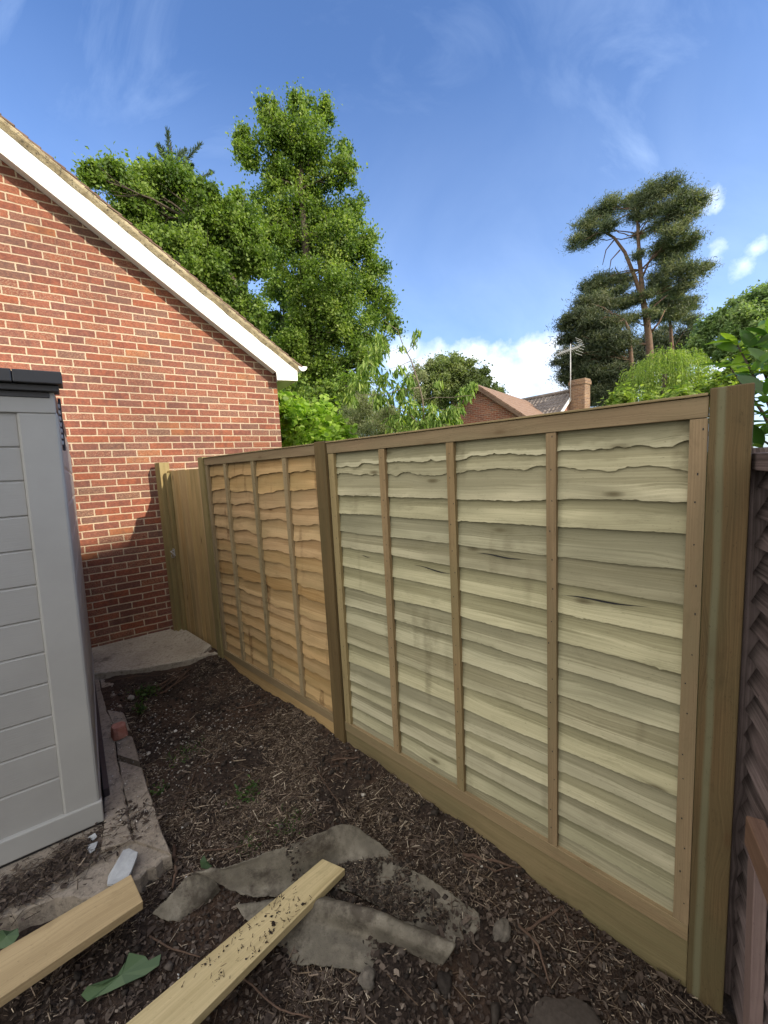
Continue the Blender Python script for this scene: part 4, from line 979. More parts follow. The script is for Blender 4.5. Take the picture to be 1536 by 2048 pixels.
post(.010, .108, 1.552, 2.012, 'post_near', 'broad near post with green streak at the right end of the fence')
post(1.918, 2.022, 1.545, 2.006, 'post_brown', 'brown middle post between the pale panel and the orange panel')
post(3.675, 3.775, 1.545, 2.006, 'post_green', 'post between the orange panel and the narrow gate')
post(4.655, 4.80, 1.50, 2.000, 'post_green', 'farthest post, against the brick wall beside the gate')

def slat_panel(u0, u1, right, left, matS, matF, frame_green, label, wav, seed, topfrag):
    random.seed(seed)
    mb = MB(); nu = 200; us = np.linspace(u0 + .006, u1 - .006, nu)
    ztops = [1.945] + [None] * 20
    for k in range(len(right)):
        zb = right[k] + (left[k] - right[k]) * (us - u0) / (u1 - u0)
        s = random.uniform(0, 99)
        if k < len(right) - 1:
            w = wav * (.35 + .65 * random.random())
            edge = fbm(us, us * 0 + s, 2.6, 3) * w * 1.6
            if topfrag and k < 2: edge += fbm(us, us * 0 + s, 13., 4) * .022
            if wav > .02:   # bark-edged waves repeat in each bay
                edge += .010 * np.sin((us - u0) * 2 * math.pi / .444 + .6 * math.sin(k * .9) + k * .12) ** 3 + .007 * np.exp(-(((us * 1.0 + k * .021) % .444 - .26) / .035) ** 2)
        else: edge = 0
        zb = zb + edge + rng.normal(0, .0007, nu) + np.where(rng.random(nu) < .05, rng.uniform(-.004, .003, nu), 0) + (fbm(us, us * 0 + k * 3., 40., 2) * (.004 if wav > .02 or k < 3 else .0015))
        zt_line = (1.952 if k == 0 else None)
        prev = 1.952 if k == 0 else (right[k - 1] + (left[k - 1] - right[k - 1]) * (us - u0) / (u1 - u0)) + .028
        thk = .011; lap = .0105
        # cross-section: tilted board, bottom edge proud
        dtop_f = 1.5945; dbot_f = 1.5905 - lap - random.uniform(0, .003) - (.0 if k % 2 else .001)
        if np.isscalar(prev): prev = np.full(nu, prev)
        r_ = random.random(); off = (r_ * 31, r_ * 17)
        cols = 6; V = []; UV = []; U2 = []
        for i in range(nu):
            for j in range(cols + 1):
                t = j / cols; z = prev[i] + (zb[i] - prev[i]) * t; d = dtop_f + (dbot_f - dtop_f) * t
                cup = .0012 * math.sin(math.pi * t) * (1 if r_ > .5 else -1)
                V.append(FP(us[i], d + cup, z)); UV.append((us[i] + off[0], z + off[1])); U2.append((t, us[i]))
            V.append(FP(us[i], dbot_f + thk * (1 if wav < .02 else .8), zb[i] + .001)); UV.append((us[i] + off[0], zb[i] + off[1] - .01))
            V.append(FP(us[i], dtop_f + .004, prev[i])); UV.append((us[i] + off[0], prev[i] + off[1])); U2 += [(1, us[i]), (0, us[i])]
        c = cols + 3; fs = []; uv = []; uv2 = []
        for i in range(nu - 1):
            for j in range(c):
                j2 = (j + 1) % c; f = [i * c + j, i * c + j2, (i + 1) * c + j2, (i + 1) * c + j][::-1]
                fs.append(f); uv.append([UV[q] for q in f]); uv2.append([U2[q] for q in f])
        mb.add(V, fs, uv, r_, 0, uv2)
    pn = mb.build('panel', matS, fence); tag(pn, label)
    dF = 1.562
    # rails
    mb = MB(); fbox(mb, u0, u1, dF - .002, dF + .022, 1.928, 1.990, .31); mb.build('top_rail', M[matF], pn, bevel=.002)
    mb = MB(); fbox(mb, u0 + .002, u1 - .002, dF - .010, dF + .062, 1.992, 2.000, .52); mb.build('capping', M['frame_green'], pn, bevel=.0015)
    mb = MB(); fbox(mb, u0, u1, dF - .002, dF + .022, .118, .180, .71); mb.build('bottom_rail', M[matF], pn, bevel=.002)
    mb = MB(); fbox(mb, u0, u1, dF + .024, dF + .036, .15, .215, .2); mb.build('inner_rail', M['slat_orange'] if not topfrag else M['frame_green'], pn, bevel=.002)
    return pn, dF
def batten(pn, u, w, dF, mat, z0=.182, z1=1.926, holes=True):
    mb = MB(); fbox(mb, u - w / 2, u + w / 2, dF, dF + .022, z0, z1)
    if holes:
        for z in np.arange(z0 + .06, z1 - .03, .118):
            q = FP(u + random.uniform(-.012, .012), dF - .0006, z + random.uniform(-.02, .02)); a_ = UF * .0018; b_ = Z * random.uniform(.0018, .004)
            mb.add([q - a_ - b_, q + a_ - b_, q + a_ + b_, q - a_ + b_, ], [[0, 1, 2, 3]], None, .1, 1)
    return mb.build('batten', [M[mat], M['black']], pn)
R1 = [1.856, 1.78, 1.668, 1.566, 1.445, 1.329, 1.212, 1.095, .981, .874, .754, .638, .543, .441, .337, .232, .170]
L1 = [1.85, 1.80, 1.669, 1.564, 1.449, 1.353, 1.231, 1.103, .986, .864, .729, .606, .48, .40, .31, .222, .165]
pale, dF = slat_panel(.110, 1.916, R1, L1, M['slat_pale'], 'frame_brown', False, 'large pale greenish lap panel between the middle post and the near post', .012, 5, True)
for u, w, mt_ in ((.132, .044, 'frame_brown'), (.576, .037, 'frame_brown'), (1.033, .040, 'frame_brown'), (1.465, .042, 'frame_brown'), (1.885, .05, 'frame_green')): batten(pale, u, w, dF - (.002 if w == .044 else 0), mt_)
R2 = [1.822, 1.698, 1.574, 1.47, 1.355, 1.238, 1.143, 1.028, .932, .816, .728, .61, .50, .39, .30, .215, .165]
L2 = [1.835, 1.697, 1.574, 1.485, 1.375, 1.255, 1.165, 1.055, .955, .84, .742, .65, .57, .46, .37, .27, .18]
orange, dF = slat_panel(2.024, 3.673, R2, L2, M['slat_orange'], 'frame_brown', False, 'orange brown lap panel with wavy boards between middle post and gate', .025, 11, False)
for u, w, mt_ in ((2.392, .045, 'frame_green'), (2.826, .045, 'frame_green'), (3.288, .045, 'frame_green'), (3.645, .05, 'frame_green')): batten(orange, u, w, dF, mt_)
# knots-split cracks in the pale panel: dark slits
def gravel(u0, u1, z0, z1, mat, label):
    mb = MB(); fbox(mb, u0, u1, 1.566, 1.598, z0, z1); tag(mb.build('gravel_board', M[mat], fence, bevel=.003), label)
gravel(.109, 1.917, -.16, .114, 'gravel', 'long greenish gravel board under the pale panel')
gravel(2.023, 3.674, -.10, .114, 'gravel_orange', 'orange gravel board under the orange panel')

# splits in the pale boards
mb = MB()
def slit(x0, y0, x1, y1, w):
    mb = MB()
    def on(x, y): d = ray(x, y); t = 1.5778 / (NF @ d); return t * d + np.array([0, 0, CH])
    a, b_ = on(x0, y0), on(x1, y1); n = 14; V = []
    for i in range(n + 1):
        t = i / n; p = a + (b_ - a) * t + Z * (.003 * math.sin(t * 7)); h = w * math.sin(math.pi * min(max(t, .02), .98)) * (.7 + .5 * random.random()); V += [p + Z * h, p - Z * h]
    mb.add(V, [[2 * i, 2 * i + 1, 2 * i + 3, 2 * i + 2] for i in range(n)], None, .1)
    mb.build('split', M['black'], pale)
slit(828, 1130, 905, 1149, .003); slit(952, 1106, 1052, 1120, .0032); slit(1122, 1190, 1295, 1215, .0035); slit(722, 1112, 742, 1114, .002)
# torn fragments on the second board
# gate
gate = thing('garden_gate', FP(4.2, 1.56, .05), 'narrow close boarded wooden gate next to the brick wall', 'gate')
mb = MB(); nb_ = 9; w = (4.665 - 3.77) / nb_
for k in range(nb_):
    u0 = 3.77 + k * w; fbox(mb, u0 - .003, u0 + w + .003, 1.575 + .003 * (k % 2), 1.592 + .003 * (k % 2), .10 + random.uniform(0, .006), 1.908 + random.uniform(-.004, .004))
mb.build('boards', M['gate'], gate, bevel=.003)
mb = MB(); fbox(mb, 4.575, 4.645, 1.535, 1.572, .105, 1.885); mb.build('stile', M['post_green'], gate, bevel=.003)
for z in (.35, 1.05, 1.68):
    mb = MB(); fbox(mb, 3.80, 4.555, 1.60, 1.625, z, z + .075); mb.build('rail', M['gate'], gate, bevel=.002)
la = FP(4.60, 1.528, 1.03)
mb = MB(); fbox(mb, 4.58, 4.63, 1.529, 1.534, .985, 1.065); l_ = mb.build('latch', M['galv'], gate)
mb = MB(); mb.tube([la + Z * .02 - NF * .0, la - NF * .03 + Z * .01, la - NF * .03 - UF * .05 + Z * .0, la - UF * .075 - NF * .01 - Z * .03], .005, 8)
mb.tube([la + Z * -.01, la - NF * .025 - Z * .03, la - NF * .022 - Z * .06, la - Z * .055], .0045, 8); mb.build('catch_ring', M['galv'], l_, smooth=True)

# ------------------------------------------------------------------ neighbour's dark fence on the right
DN = .416
dk = thing('dark_fence', NP(1.0, DN, -.08), 'old dark stained lap fence at the right edge beside the near post', 'fence')
mb = MB()
zz = [1.80 - .088 * i for i in range(22)]
for k in range(21):
    s = random.uniform(0, 50); us = np.linspace(-2.6, 1.575, 90); zb = zz[k + 1] + fbm(us, us * 0 + s, 3., 3) * .010; zt = zz[k] + .025
    V = []; UV = []; r_ = random.random()
    for i in range(90):
        for (d, z) in ((DN + .050, zt - .012), (DN + .024, (zt + zb[i]) / 2), (DN + .000, zb[i]), (DN + .012, zb[i]), (DN + .058, zt - .012)):
            V.append(NP(us[i], d, z)); UV.append((us[i] + r_ * 9, z + r_ * 5))
    fs = []; uv = []
    for i in range(89):
        for j in range(5):
            j2 = (j + 1) % 5; f = [i * 5 + j, i * 5 + j2, (i + 1) * 5 + j2, (i + 1) * 5 + j]; fs.append(f); uv.append([UV[q] for q in f])
    mb.add(V, fs, uv, r_)
mb.build('lap_boards', M['dark_fence'], dk)
mb = MB(); P = [NP(u, d, z) for u in (-2.6, 1.575) for d in (DN - .022, DN + .03) for z in (1.765, 1.815)]; mb.hexa(P, grain=0); mb.build('top_rail', M['dark_fence'], dk, bevel=.004)
mb = MB(); P = [NP(u, d, z) for u in (1.50, 1.54) for d in (DN + .028, DN + .05) for z in (-.15, 1.76)]; mb.hexa(P, grain=2); mb.build('batten', M['dark_post'], dk, bevel=.002)
mb = MB(); P = [NP(u, d, z) for u in (1.580, 1.66) for d in (DN - .015, DN + .065) for z in (-.2, 1.83)]; mb.hexa(P, grain=2); mb.build('post', M['dark_fence'], dk, bevel=.004)
# leaning grey batten and stub of red-brown rail
mb = MB(); P = [NP(u + (.0 if z < 0 else 0.055), d, z) for u in (1.275, 1.33) for d in (DN - .028, DN + .002) for z in (-.15, .66)]; mb.hexa(P, grain=2); mb.build('batten', M['dark_post'], dk, bevel=.003)
mb = MB(); P = [NP(u, d, z - (0.0 if u > 1.3 else .0)) for u in (1.10, 1.375) for d in (DN - .040, DN + .001) for z in (.70, .79)]; mb.hexa(P, grain=0); mb.build('rail_stub', M['raw_bracket'], dk, bevel=.004)

# ------------------------------------------------------------------ neighbour's house behind the camera, to the sun side (it shades the yard)
sd = np.array([SUN_DIR[0], SUN_DIR[1], 0]); sd /= np.linalg.norm(sd); lat = np.array([-sd[1], sd[0], 0])
c0 = np.array([-3.0, 4.1, 0]) + sd * 15.0; l0 = c0 @ lat
hb = thing('neighbour_house', c0, 'red brick neighbour house standing behind the viewer to the right', 'house')
HZ = CH - .70 + .5 * 15.0
mb = MB(); lo, hi = -9.0 - l0, 2.32 - l0
a_ = c0 + lat * lo; L_ = hi - lo
mb.box(a_ - Z * .1, lat * L_, sd * 7, Z * (HZ - 1.6)); mb.prism([a_ + lat * (L_ - .05) + Z * (HZ - 1.7), a_ + lat * (L_ - .05) + sd * 7 + Z * (HZ - 1.7), a_ + lat * (L_ - .05) + sd * 3.5 + Z * (HZ + 1.7)], -lat * .2); w_ = mb.build('wall', M['brick_far'], hb)
mb = MB(); mb.box(a_ + Z * (HZ - 1.7) + sd * .1, lat * (1.35 - l0 - lo), sd * 6, Z * 4.5); mb.build('upper_storey', M['brick_far'], hb)
mb = MB(); e0 = a_ + Z * (HZ - 1.75) - sd * .4; e1 = e0 + lat * L_; rg0 = a_ + Z * (HZ + 1.80) + sd * 3.5; rg1 = rg0 + lat * L_; f0_ = a_ + sd * 7.4 + Z * (HZ - 1.75); f1_ = f0_ + lat * L_
mb.add([e0, e1, rg1, rg0, f0_, f1_], [[0, 1, 2, 3], [5, 4, 3, 2], [1, 5, 2], [4, 0, 3], [0, 4, 5, 1]], None, .5); mb.build('roof', M['tiles'], hb)

# ------------------------------------------------------------------ houses beyond the fence
ap = PT(955, 769, 17.0); rdir = np.array([math.sin(R(37)), math.cos(R(37)), 0]); gdir = np.array([math.sin(R(127)), math.cos(R(127)), 0])
bh = thing('brick_bungalow', np.array([ap[0], ap[1], 0]), 'low red brick house with plain brown roof beyond the pale panel', 'house')
zr = ap[2]; hw = 3.3; drop = hw * .76
mb = MB()
def gable(off):
    o_ = rdir * off; g0 = np.array([ap[0], ap[1], 0]) + o_
    vs = [(-hw, 0), (hw, 0), (hw, zr - drop - .06), (0, zr - .06), (-hw, zr - drop - .06)]
    return [g0 + gdir * a + Z * z for a, z in vs], [(a + 10, z) for a, z in vs]
P, uv = gable(0.1); mb.add(P, [[0, 1, 2, 3, 4]], [uv], .5)
P, uv = gable(7.5); mb.add(P[::-1], [[0, 1, 2, 3, 4]], [uv[::-1]], .5)
for s in (-1, 1):
    g0 = np.array([ap[0], ap[1], 0]) + gdir * hw * s; q = [g0 + rdir * .1, g0 + rdir * 7.5, g0 + rdir * 7.5 + Z * (zr - drop - .06), g0 + rdir * .1 + Z * (zr - drop - .06)]
    mb.add(q, [[0, 1, 2, 3]], [[(0, 0), (7.4, 0), (7.4, zr - drop), (0, zr - drop)]], .5)
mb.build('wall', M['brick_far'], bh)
mb = MB()
for s in (-1, 1):
    a0 = ap - rdir * .12; nrm_ = Z * .07
    for i in range(14):
        t0, t1 = i / 14, (i + 1.15) / 14; 
        for w0 in range(10):
            r0, r1 = w0 * .78, (w0 + 1) * .78 - .004
            q = lambda t, r_, h: a0 + rdir * r_ + gdir * s * (hw + .25) * t - Z * (drop + .19) * t + Z * h
            V = [q(t0, r0, 0), q(t0, r1, 0), q(t1, r1, .018), q(t1, r0, .018), q(t0, r0, -.06), q(t0, r1, -.06), q(t1, r1, -.05), q(t1, r0, -.05)]
            f = [[0, 3, 2, 1], [3, 7, 6, 2], [0, 4, 7, 3], [4, 5, 6, 7], [1, 2, 6, 5]]; 
            if s < 0: f = [x[::-1] for x in f]
            mb.add(V, f, None, random.random())
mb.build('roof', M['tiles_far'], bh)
mb = MB()
for s in (-1, 1):
    a0 = ap - rdir * .15
    mb.hexa([a0 + rdir * k + gdir * s * (hw + .26) * t - Z * (drop + .2) * t + Z * h for t in (0, 1) for k in (0, .025) for h in (-.20, -.065)], grain=0)
mb.build('bargeboard', M['tiles'], bh)
# second house: pantiled roof and chimney
r0, r1 = PT(1030, 803, 23.5), PT(1151, 781, 22.0); zr2 = r1[2]; r0[2] = zr2 - .05
ph = thing('pantiled_house', np.array([r1[0], r1[1], 0]), 'farther house with grey pantiles and brick chimney, right of brown roof', 'house')
ax = (r1 - r0); ax[2] = 0; L_ = np.linalg.norm(ax); ax /= L_; fr = np.array([ax[1], -ax[0], 0])
if fr @ r1 > 0: fr = -fr
mb = MB(); NB = int(L_ / .2)
for i in range(11):
    for k in range(NB):
        t0, t1 = i * .30, (i + 1) * .30 + .04; u0, u1 = k * .2, k * .2 + .2
        V = []
        for uu in np.linspace(0, 1, 5):
            hgt = .045 * math.sin(math.pi * uu) ** 1.0 if uu < .75 else -.005
            for tt in (t0, t1):
                V.append(r0 + ax * (u0 + (u1 - u0) * uu) + fr * tt * .80 - Z * tt * .60 + Z * (hgt + (.035 if tt == t1 else 0)))
        for uu in np.linspace(0, 1, 5): V.append(r0 + ax * (u0 + (u1 - u0) * uu) + fr * t1 * .80 - Z * t1 * .60 - Z * .01)
        f = [[2 * j, 2 * j + 1, 2 * j + 3, 2 * j + 2] for j in range(4)] + [[2 * j + 1, 10 + j, 11 + j, 2 * j + 3] for j in range(4)]
        mb.add(V, f, None, random.random())
b0 = r0 - fr * 3.0 - Z * 2.2; mb.add([r0, r1, r1 - fr * 3.0 - Z * 2.2, b0], [[0, 1, 2, 3]], None, .5)
mb.build('roof', M['tiles_grey'], ph)
mb = MB(); mb.box(r0 + fr * 2.4 - Z * zr2, ax * L_, -fr * 5.0, Z * (zr2 - 2.0)); mb.prism([r1 - fr * 2.4 - Z * 1.95 - ax * .02, r1 + fr * 2.4 - Z * 1.95 - ax * .02, r1 - Z * .12 - ax * .02], -ax * .1); mb.build('wall', M['brick_far'], ph)
mb = MB(); mb.tube([r0 + Z * .03, r1 + Z * .03], .10, 8); mb.build('ridge', M['tiles_grey'], ph, smooth=True)
mb = MB(); mb.hexa([r1 + ax * k + fr * t * .8 - Z * t * .6 + Z * h for k in (0, .06) for t in (0, 3.3) for h in (-.06, .09)]); mb.build('verge_mortar', M['upvc'], ph)
cb_ = PT(1158, 815, 21.6); cw = 0.70; ct_ = PT(1158, 760, 21.6)[2]
mb = MB(); o_ = np.array([cb_[0], cb_[1], 1.5]) - ax * cw * .45 - fr * .3
def ubox(mb, o, a, b_, h):
    """box with brick-style UVs in metres"""
    c = [o, o + a, o + a + b_, o + b_]; per = [0]; 
    for i in range(4): per.append(per[-1] + np.linalg.norm(c[(i + 1) % 4] - c[i]))
    for i in range(4):
        p, q = c[i], c[(i + 1) % 4]; mb.add([p, q, q + Z * h, p + Z * h], [[0, 1, 2, 3]], [[(per[i], 0), (per[i + 1], 0), (per[i + 1], h), (per[i], h)]], .5)
    mb.add([x + Z * h for x in c], [[0, 1, 2, 3]], None, .5)
ubox(mb, o_, ax * cw, fr * .6, ct_ - 1.5 - .25); ubox(mb, o_ - ax * .04 - fr * .04 + Z * (ct_ - 1.5 - .25), ax * (cw + .08), fr * .68, .16); ubox(mb, o_ - ax * .01 - fr * .01 + Z * (ct_ - 1.5 - .09), ax * (cw + .02), fr * .62, .09)
mb.build('chimney', M['brick_chimney'], ph)
# TV aerial fixed to the chimney
am = PT(1141, 785, 21.3); at_ = PT(1140, 688, 21.3); at_[:2] = am[:2]
aer = thing('television_aerial', am, 'thin television aerial mast beside the brick chimney', 'aerial')
mb = MB(); mb.tube([am - Z * .3, at_], .022, 6); mb.build('mast', M['white_metal'], aer, smooth=True)
mb = MB(); hd = ax * .95 + fr * .3; hd /= np.linalg.norm(hd); sdv = np.cross(hd, Z)
ac = at_ - Z * .25; mb.tube([ac - hd * .75, ac + hd * .55], .014, 5)
for k in range(11): q = ac - hd * .72 + hd * .115 * k; mb.tube([q - sdv * .16 + Z * .10, q, q + sdv * .16 + Z * .10], .008, 4); mb.tube([q - sdv * .16 - Z * .10, q, q + sdv * .16 - Z * .10], .008, 4)
for k in range(7): q = ac + hd * .6 + Z * (-.33 + k * .11) - hd * .05 * abs(k - 3); mb.tube([q - sdv * .35 - hd * .12, q + sdv * .35 + hd * .12], .009, 4)
mb.build('array', M['white_metal'], aer)

# ------------------------------------------------------------------ trees
def unit(v): return v / (np.linalg.norm(v, axis=-1, keepdims=True) + 1e-9)
def leaves(C, D, S, aspect, kind='leaf', droop=0.):
    """C centres, D direction of leaf, S length -> folded diamond (2 quads -> 4 tris kept as quads)"""
    n = len(C); r_ = unit(rng.normal(size=(n, 3))); s = unit(np.cross(D, r_)); up = np.cross(s, D); S = S[:, None]
    w = S * aspect * .5; fold = up * S * .10
    if kind == 'leaf':
        V = np.stack([C - D * S * .5, C + s * w + fold, C + D * S * .5 + up * S * .0, C - s * w + fold], 1).reshape(-1, 3)
        return V, (np.arange(n) * 4)[:, None] + np.array([[0, 1, 2, 3]])
    V = np.stack([C - D * S * .5, C + s * w - D * S * .12 + fold, C + s * w * .8 + D * S * .2 + fold, C + D * S * .5, C - s * w * .8 + D * S * .2 + fold, C - s * w - D * S * .12 + fold], 1).reshape(-1, 3)
    b = (np.arange(n) * 6)[:, None]
    return V, np.concatenate([b + [0, 1, 2, 3], b + [0, 3, 4, 5]], 1).reshape(-1, 4)
def crown_points(blobs, n, dist, sub=14, subr=.30, depthmul=1.0, flat=1.0, shell=.55, ddist=0.):
    """blobs in the view (x, y, radius px[, extra distance]); each becomes a cluster of small clumps in 3-D"""
    out = []; w = np.array([b[2] ** 2 for b in blobs], float); w /= w.sum(); cents = []
    for b, wi in zip(blobs, w):
        dd = dist + (b[3] if len(b) > 3 else 0) + rng.normal(0, ddist); c = PT(b[0], b[1], dd); depth = (c - [0, 0, CH]) @ AW; rad = b[2] * depth / F_PX
        cents.append((c, rad)); m_ = max(1, int(n * wi))
        ns = max(3, int(sub)); u_ = unit(rng.normal(size=(ns, 3))) * (rng.random((ns, 1)) ** .45) * rad * (1 - subr * .55)
        u_[:, 2] *= flat; sc = c + u_; k = rng.integers(0, ns, m_); rr = rad * subr * rng.uniform(.75, 1.35, ns)[k][:, None]
        q = unit(rng.normal(size=(m_, 3))) * (shell + (1 - shell) * rng.random((m_, 1))) ** 1.0 * rr; q[:, 2] *= flat
        out.append((sc[k] + q, unit(q), k + 1000 * len(cents)))
    return np.concatenate([o[0] for o in out]), np.concatenate([o[1] for o in out]), np.concatenate([o[2] for o in out]), cents
def limb(mb, a, b, r0, r1, sag=.0, wob=.12, n=7):
    a, b = np.array(a, float), np.array(b, float); L = np.linalg.norm(b - a); pts = []
    o = rng.normal(0, wob * L * .3, 3)
    for i in range(n + 1):
        t = i / n; pts.append(a + (b - a) * t + o * math.sin(math.pi * t) + Z * (-sag * L * t * (1 - t)) + rng.normal(0, wob * .05 * L, 3) * (0 < i < n))
    mb.tube(pts, [r0 + (r1 - r0) * i / n for i in range(n + 1)], 7); return pts
def tree(name, label, cat, blobs, dist, n, leaf, size, aspect, mat, trunk_px, trunk_r, bark='bark', limbs=14, sub=14, subr=.3, group=None, flat=1., dirmode='out', kind='leaf', nseg=None, shell=.55, twigs=0, trunk_top=None, colvar=.35, ddist=0.4, thing_obj=None):
    tb = [PT(x, y, dist) for x, y in trunk_px]; base = tb[0].copy(); base[2] = 0
    t = thing(name, base, label, cat, group)
    P, N, K, cents = crown_points(blobs, n, dist, sub, subr, flat=flat, shell=shell, ddist=ddist)
    P = P + rng.normal(0, 1, P.shape) * (rng.random((len(P), 1)) < (.22 if n > 90000 else .2)) * size * (1.5 if n > 90000 else 1.1)
    m_ = len(P)
    if dirmode == 'out': D = unit(N * .6 + rng.normal(size=(m_, 3)) * .8)
    elif dirmode == 'down': D = unit(np.array([0, 0, -1.]) + rng.normal(size=(m_, 3)) * .35)
    elif dirmode == 'up': D = unit(N * .7 + np.array([0, 0, .45]) + rng.normal(size=(m_, 3)) * .45)
    elif dirmode == 'flat': D = unit(np.stack([rng.normal(size=m_), rng.normal(size=m_), rng.normal(0, .3, m_) + .15], -1))
    S = rng.uniform(.6, 1.35, m_) * size
    V, F = leaves(P, D, S, aspect, kind)
    kr = rng.random(1 << 18)[(K * 7919) % (1 << 18)]
    rv = np.clip(.5 + (kr - .5) * 2 * colvar + rng.normal(0, .16, m_), 0, 1)
    if kind != 'leaf': rv = np.repeat(rv, 2)
    big_mesh('crown', V, F, rv, mat, parent=t)
    mb = MB(); pts = [base - Z * .2] + tb; nn = len(pts)
    mb.tube(pts, [trunk_r * (1.25 - .95 * i / (nn - 1)) for i in range(nn)], 10)
    order = sorted(cents, key=lambda c: -c[1])[:limbs]
    allp = np.array(pts)
    for c, rad in order:
        d = np.linalg.norm(allp[1:] - (c - Z * np.linalg.norm(c[:2] - base[:2]) * .5), axis=1); j = int(np.argmin(d)) + 1
        a = allp[j]; L = np.linalg.norm(c - a); pp = limb(mb, a, c, trunk_r * .38 * min(1, .4 + .3 / (j + 1) * 2), trunk_r * .07, sag=-.1)
        for q in range(twigs):
            k = rng.integers(3, len(pp)); e = c + unit(rng.normal(size=3)) * rad * .95; limb(mb, pp[k], e, trunk_r * .10, trunk_r * .02, n=5)
    mb.build('trunk', M[bark], t, smooth=True)
    return t, cents

# big leafy tree behind the house, tall part
TT = [(540, 225, 26), (600, 215, 30), (650, 225, 24), (555, 265, 44), (620, 290, 46), (492, 285, 26), (480, 300, 20), (500, 315, 24), (685, 340, 34), (690, 300, 18), (600, 350, 52), (555, 350, 40), (640, 420, 55), (560, 420, 55), (700, 430, 40), (600, 480, 62), (680, 500, 62), (728, 490, 32),
      (540, 490, 45), (740, 560, 45), (660, 580, 70), (765, 620, 36), (600, 570, 48), (700, 650, 58), (785, 655, 22), (640, 690, 48), (720, 720, 42), (620, 745, 46), (690, 780, 36), (585, 690, 34), (650, 640, 52), (755, 690, 26), (570, 780, 30), (640, 800, 40), (600, 640, 40), (610, 700, 44), (660, 740, 44), (620, 810, 36), (690, 820, 34), (560, 700, 30)]
tree('ivy_clad_tree', 'tallest dark green leafy tree behind the house roof', 'tree', [(a, b, c * 1.10) for a, b, c in TT], 17., 165000, 'leaf', .11, .62, M['l_oak'],
     [(655, 900), (650, 800), (640, 700), (625, 600), (610, 480), (600, 380), (605, 280)], .27, limbs=30, sub=34, subr=.33, twigs=6, shell=.2)
LT = [(185, 350, 24), (232, 350, 32), (285, 370, 40), (350, 365, 44), (405, 395, 32), (270, 420, 50), (340, 430, 62), (425, 450, 52), (480, 430, 40), (400, 510, 58), (330, 490, 44), (460, 520, 46), (520, 520, 36), (430, 570, 40), (485, 470, 40), (478, 605, 34), (505, 622, 32), (380, 560, 40), (450, 640, 30), (500, 660, 30)]
tree('broadleaf_tree', 'lower spreading green tree rising above the white bargeboard', 'tree', [(a, b, c * 1.10) for a, b, c in LT], 15., 115000, 'leaf', .105, .6, M['l_oak2'],
     [(560, 950), (540, 800), (520, 690), (490, 600), (440, 520), (380, 440)], .22, limbs=20, sub=34, subr=.33, twigs=6, shell=.2)
# darker under-canopy tree seen in the gap behind
tree('holly_tree', 'deep green shrubby tree low behind the corner of the eaves', 'tree', [(560, 600, 40), (540, 660, 40), (590, 660, 45), (580, 720, 40), (600, 780, 45), (570, 830, 40), (560, 560, 30), (620, 820, 30)], 20., 26000, 'leaf', .13, .6, M['l_oak2'],
     [(580, 950), (575, 800), (570, 680)], .25, limbs=8, sub=16, subr=.32, shell=.3)
# cypress tips
cy = thing('cypress_tree', [*PT(345, 500, 16.5)[:2], 0], 'feathery pointed conifer top poking above the spreading tree', 'tree')
mb = MB(); mb.tube([np.array([*PT(345, 500, 16.5)[:2], 0]), PT(345, 420, 16.5), PT(343, 300, 16.5), PT(338, 272, 16.5)], [.2, .12, .03, .006], 8)
VV = []; FF = []; RR = []; off = 0
for (x0, y0, x1, y1) in [(343, 360, 335, 262), (343, 350, 402, 288), (345, 370, 278, 318), (343, 340, 318, 292), (345, 380, 425, 345), (345, 380, 240, 345), (344, 330, 370, 300), (342, 375, 300, 330), (345, 372, 385, 330), (343, 345, 300, 312), (345, 390, 208, 355)]:
    a, b_ = PT(x0, y0, 16.5), PT(x1, y1, 16.5 + rng.normal(0, .6)); limb(mb, a, b_, .025, .004, wob=.03)
    n = 420; t = rng.random(n) ** .8; L = np.linalg.norm(b_ - a); d0 = unit(b_ - a)
    side = unit(rng.normal(size=(n, 3))); side[:, 2] *= .6; D = unit(d0 * 1.1 + side * .8); ln = .10 + .30 * (1 - t)
    C = a + (b_ - a) * t[:, None] + D * (ln * rng.random(n))[:, None]
    V, F = leaves(C, D, rng.uniform(.07, .15, n), .22); VV.append(V); FF.append(F + off); off += len(V); RR.append(rng.random(n))
big_mesh('crown', np.concatenate(VV), np.concatenate(FF), np.concatenate(RR), M['l_cyp'], parent=cy); mb.build('trunk', M['bark'], cy, smooth=True)

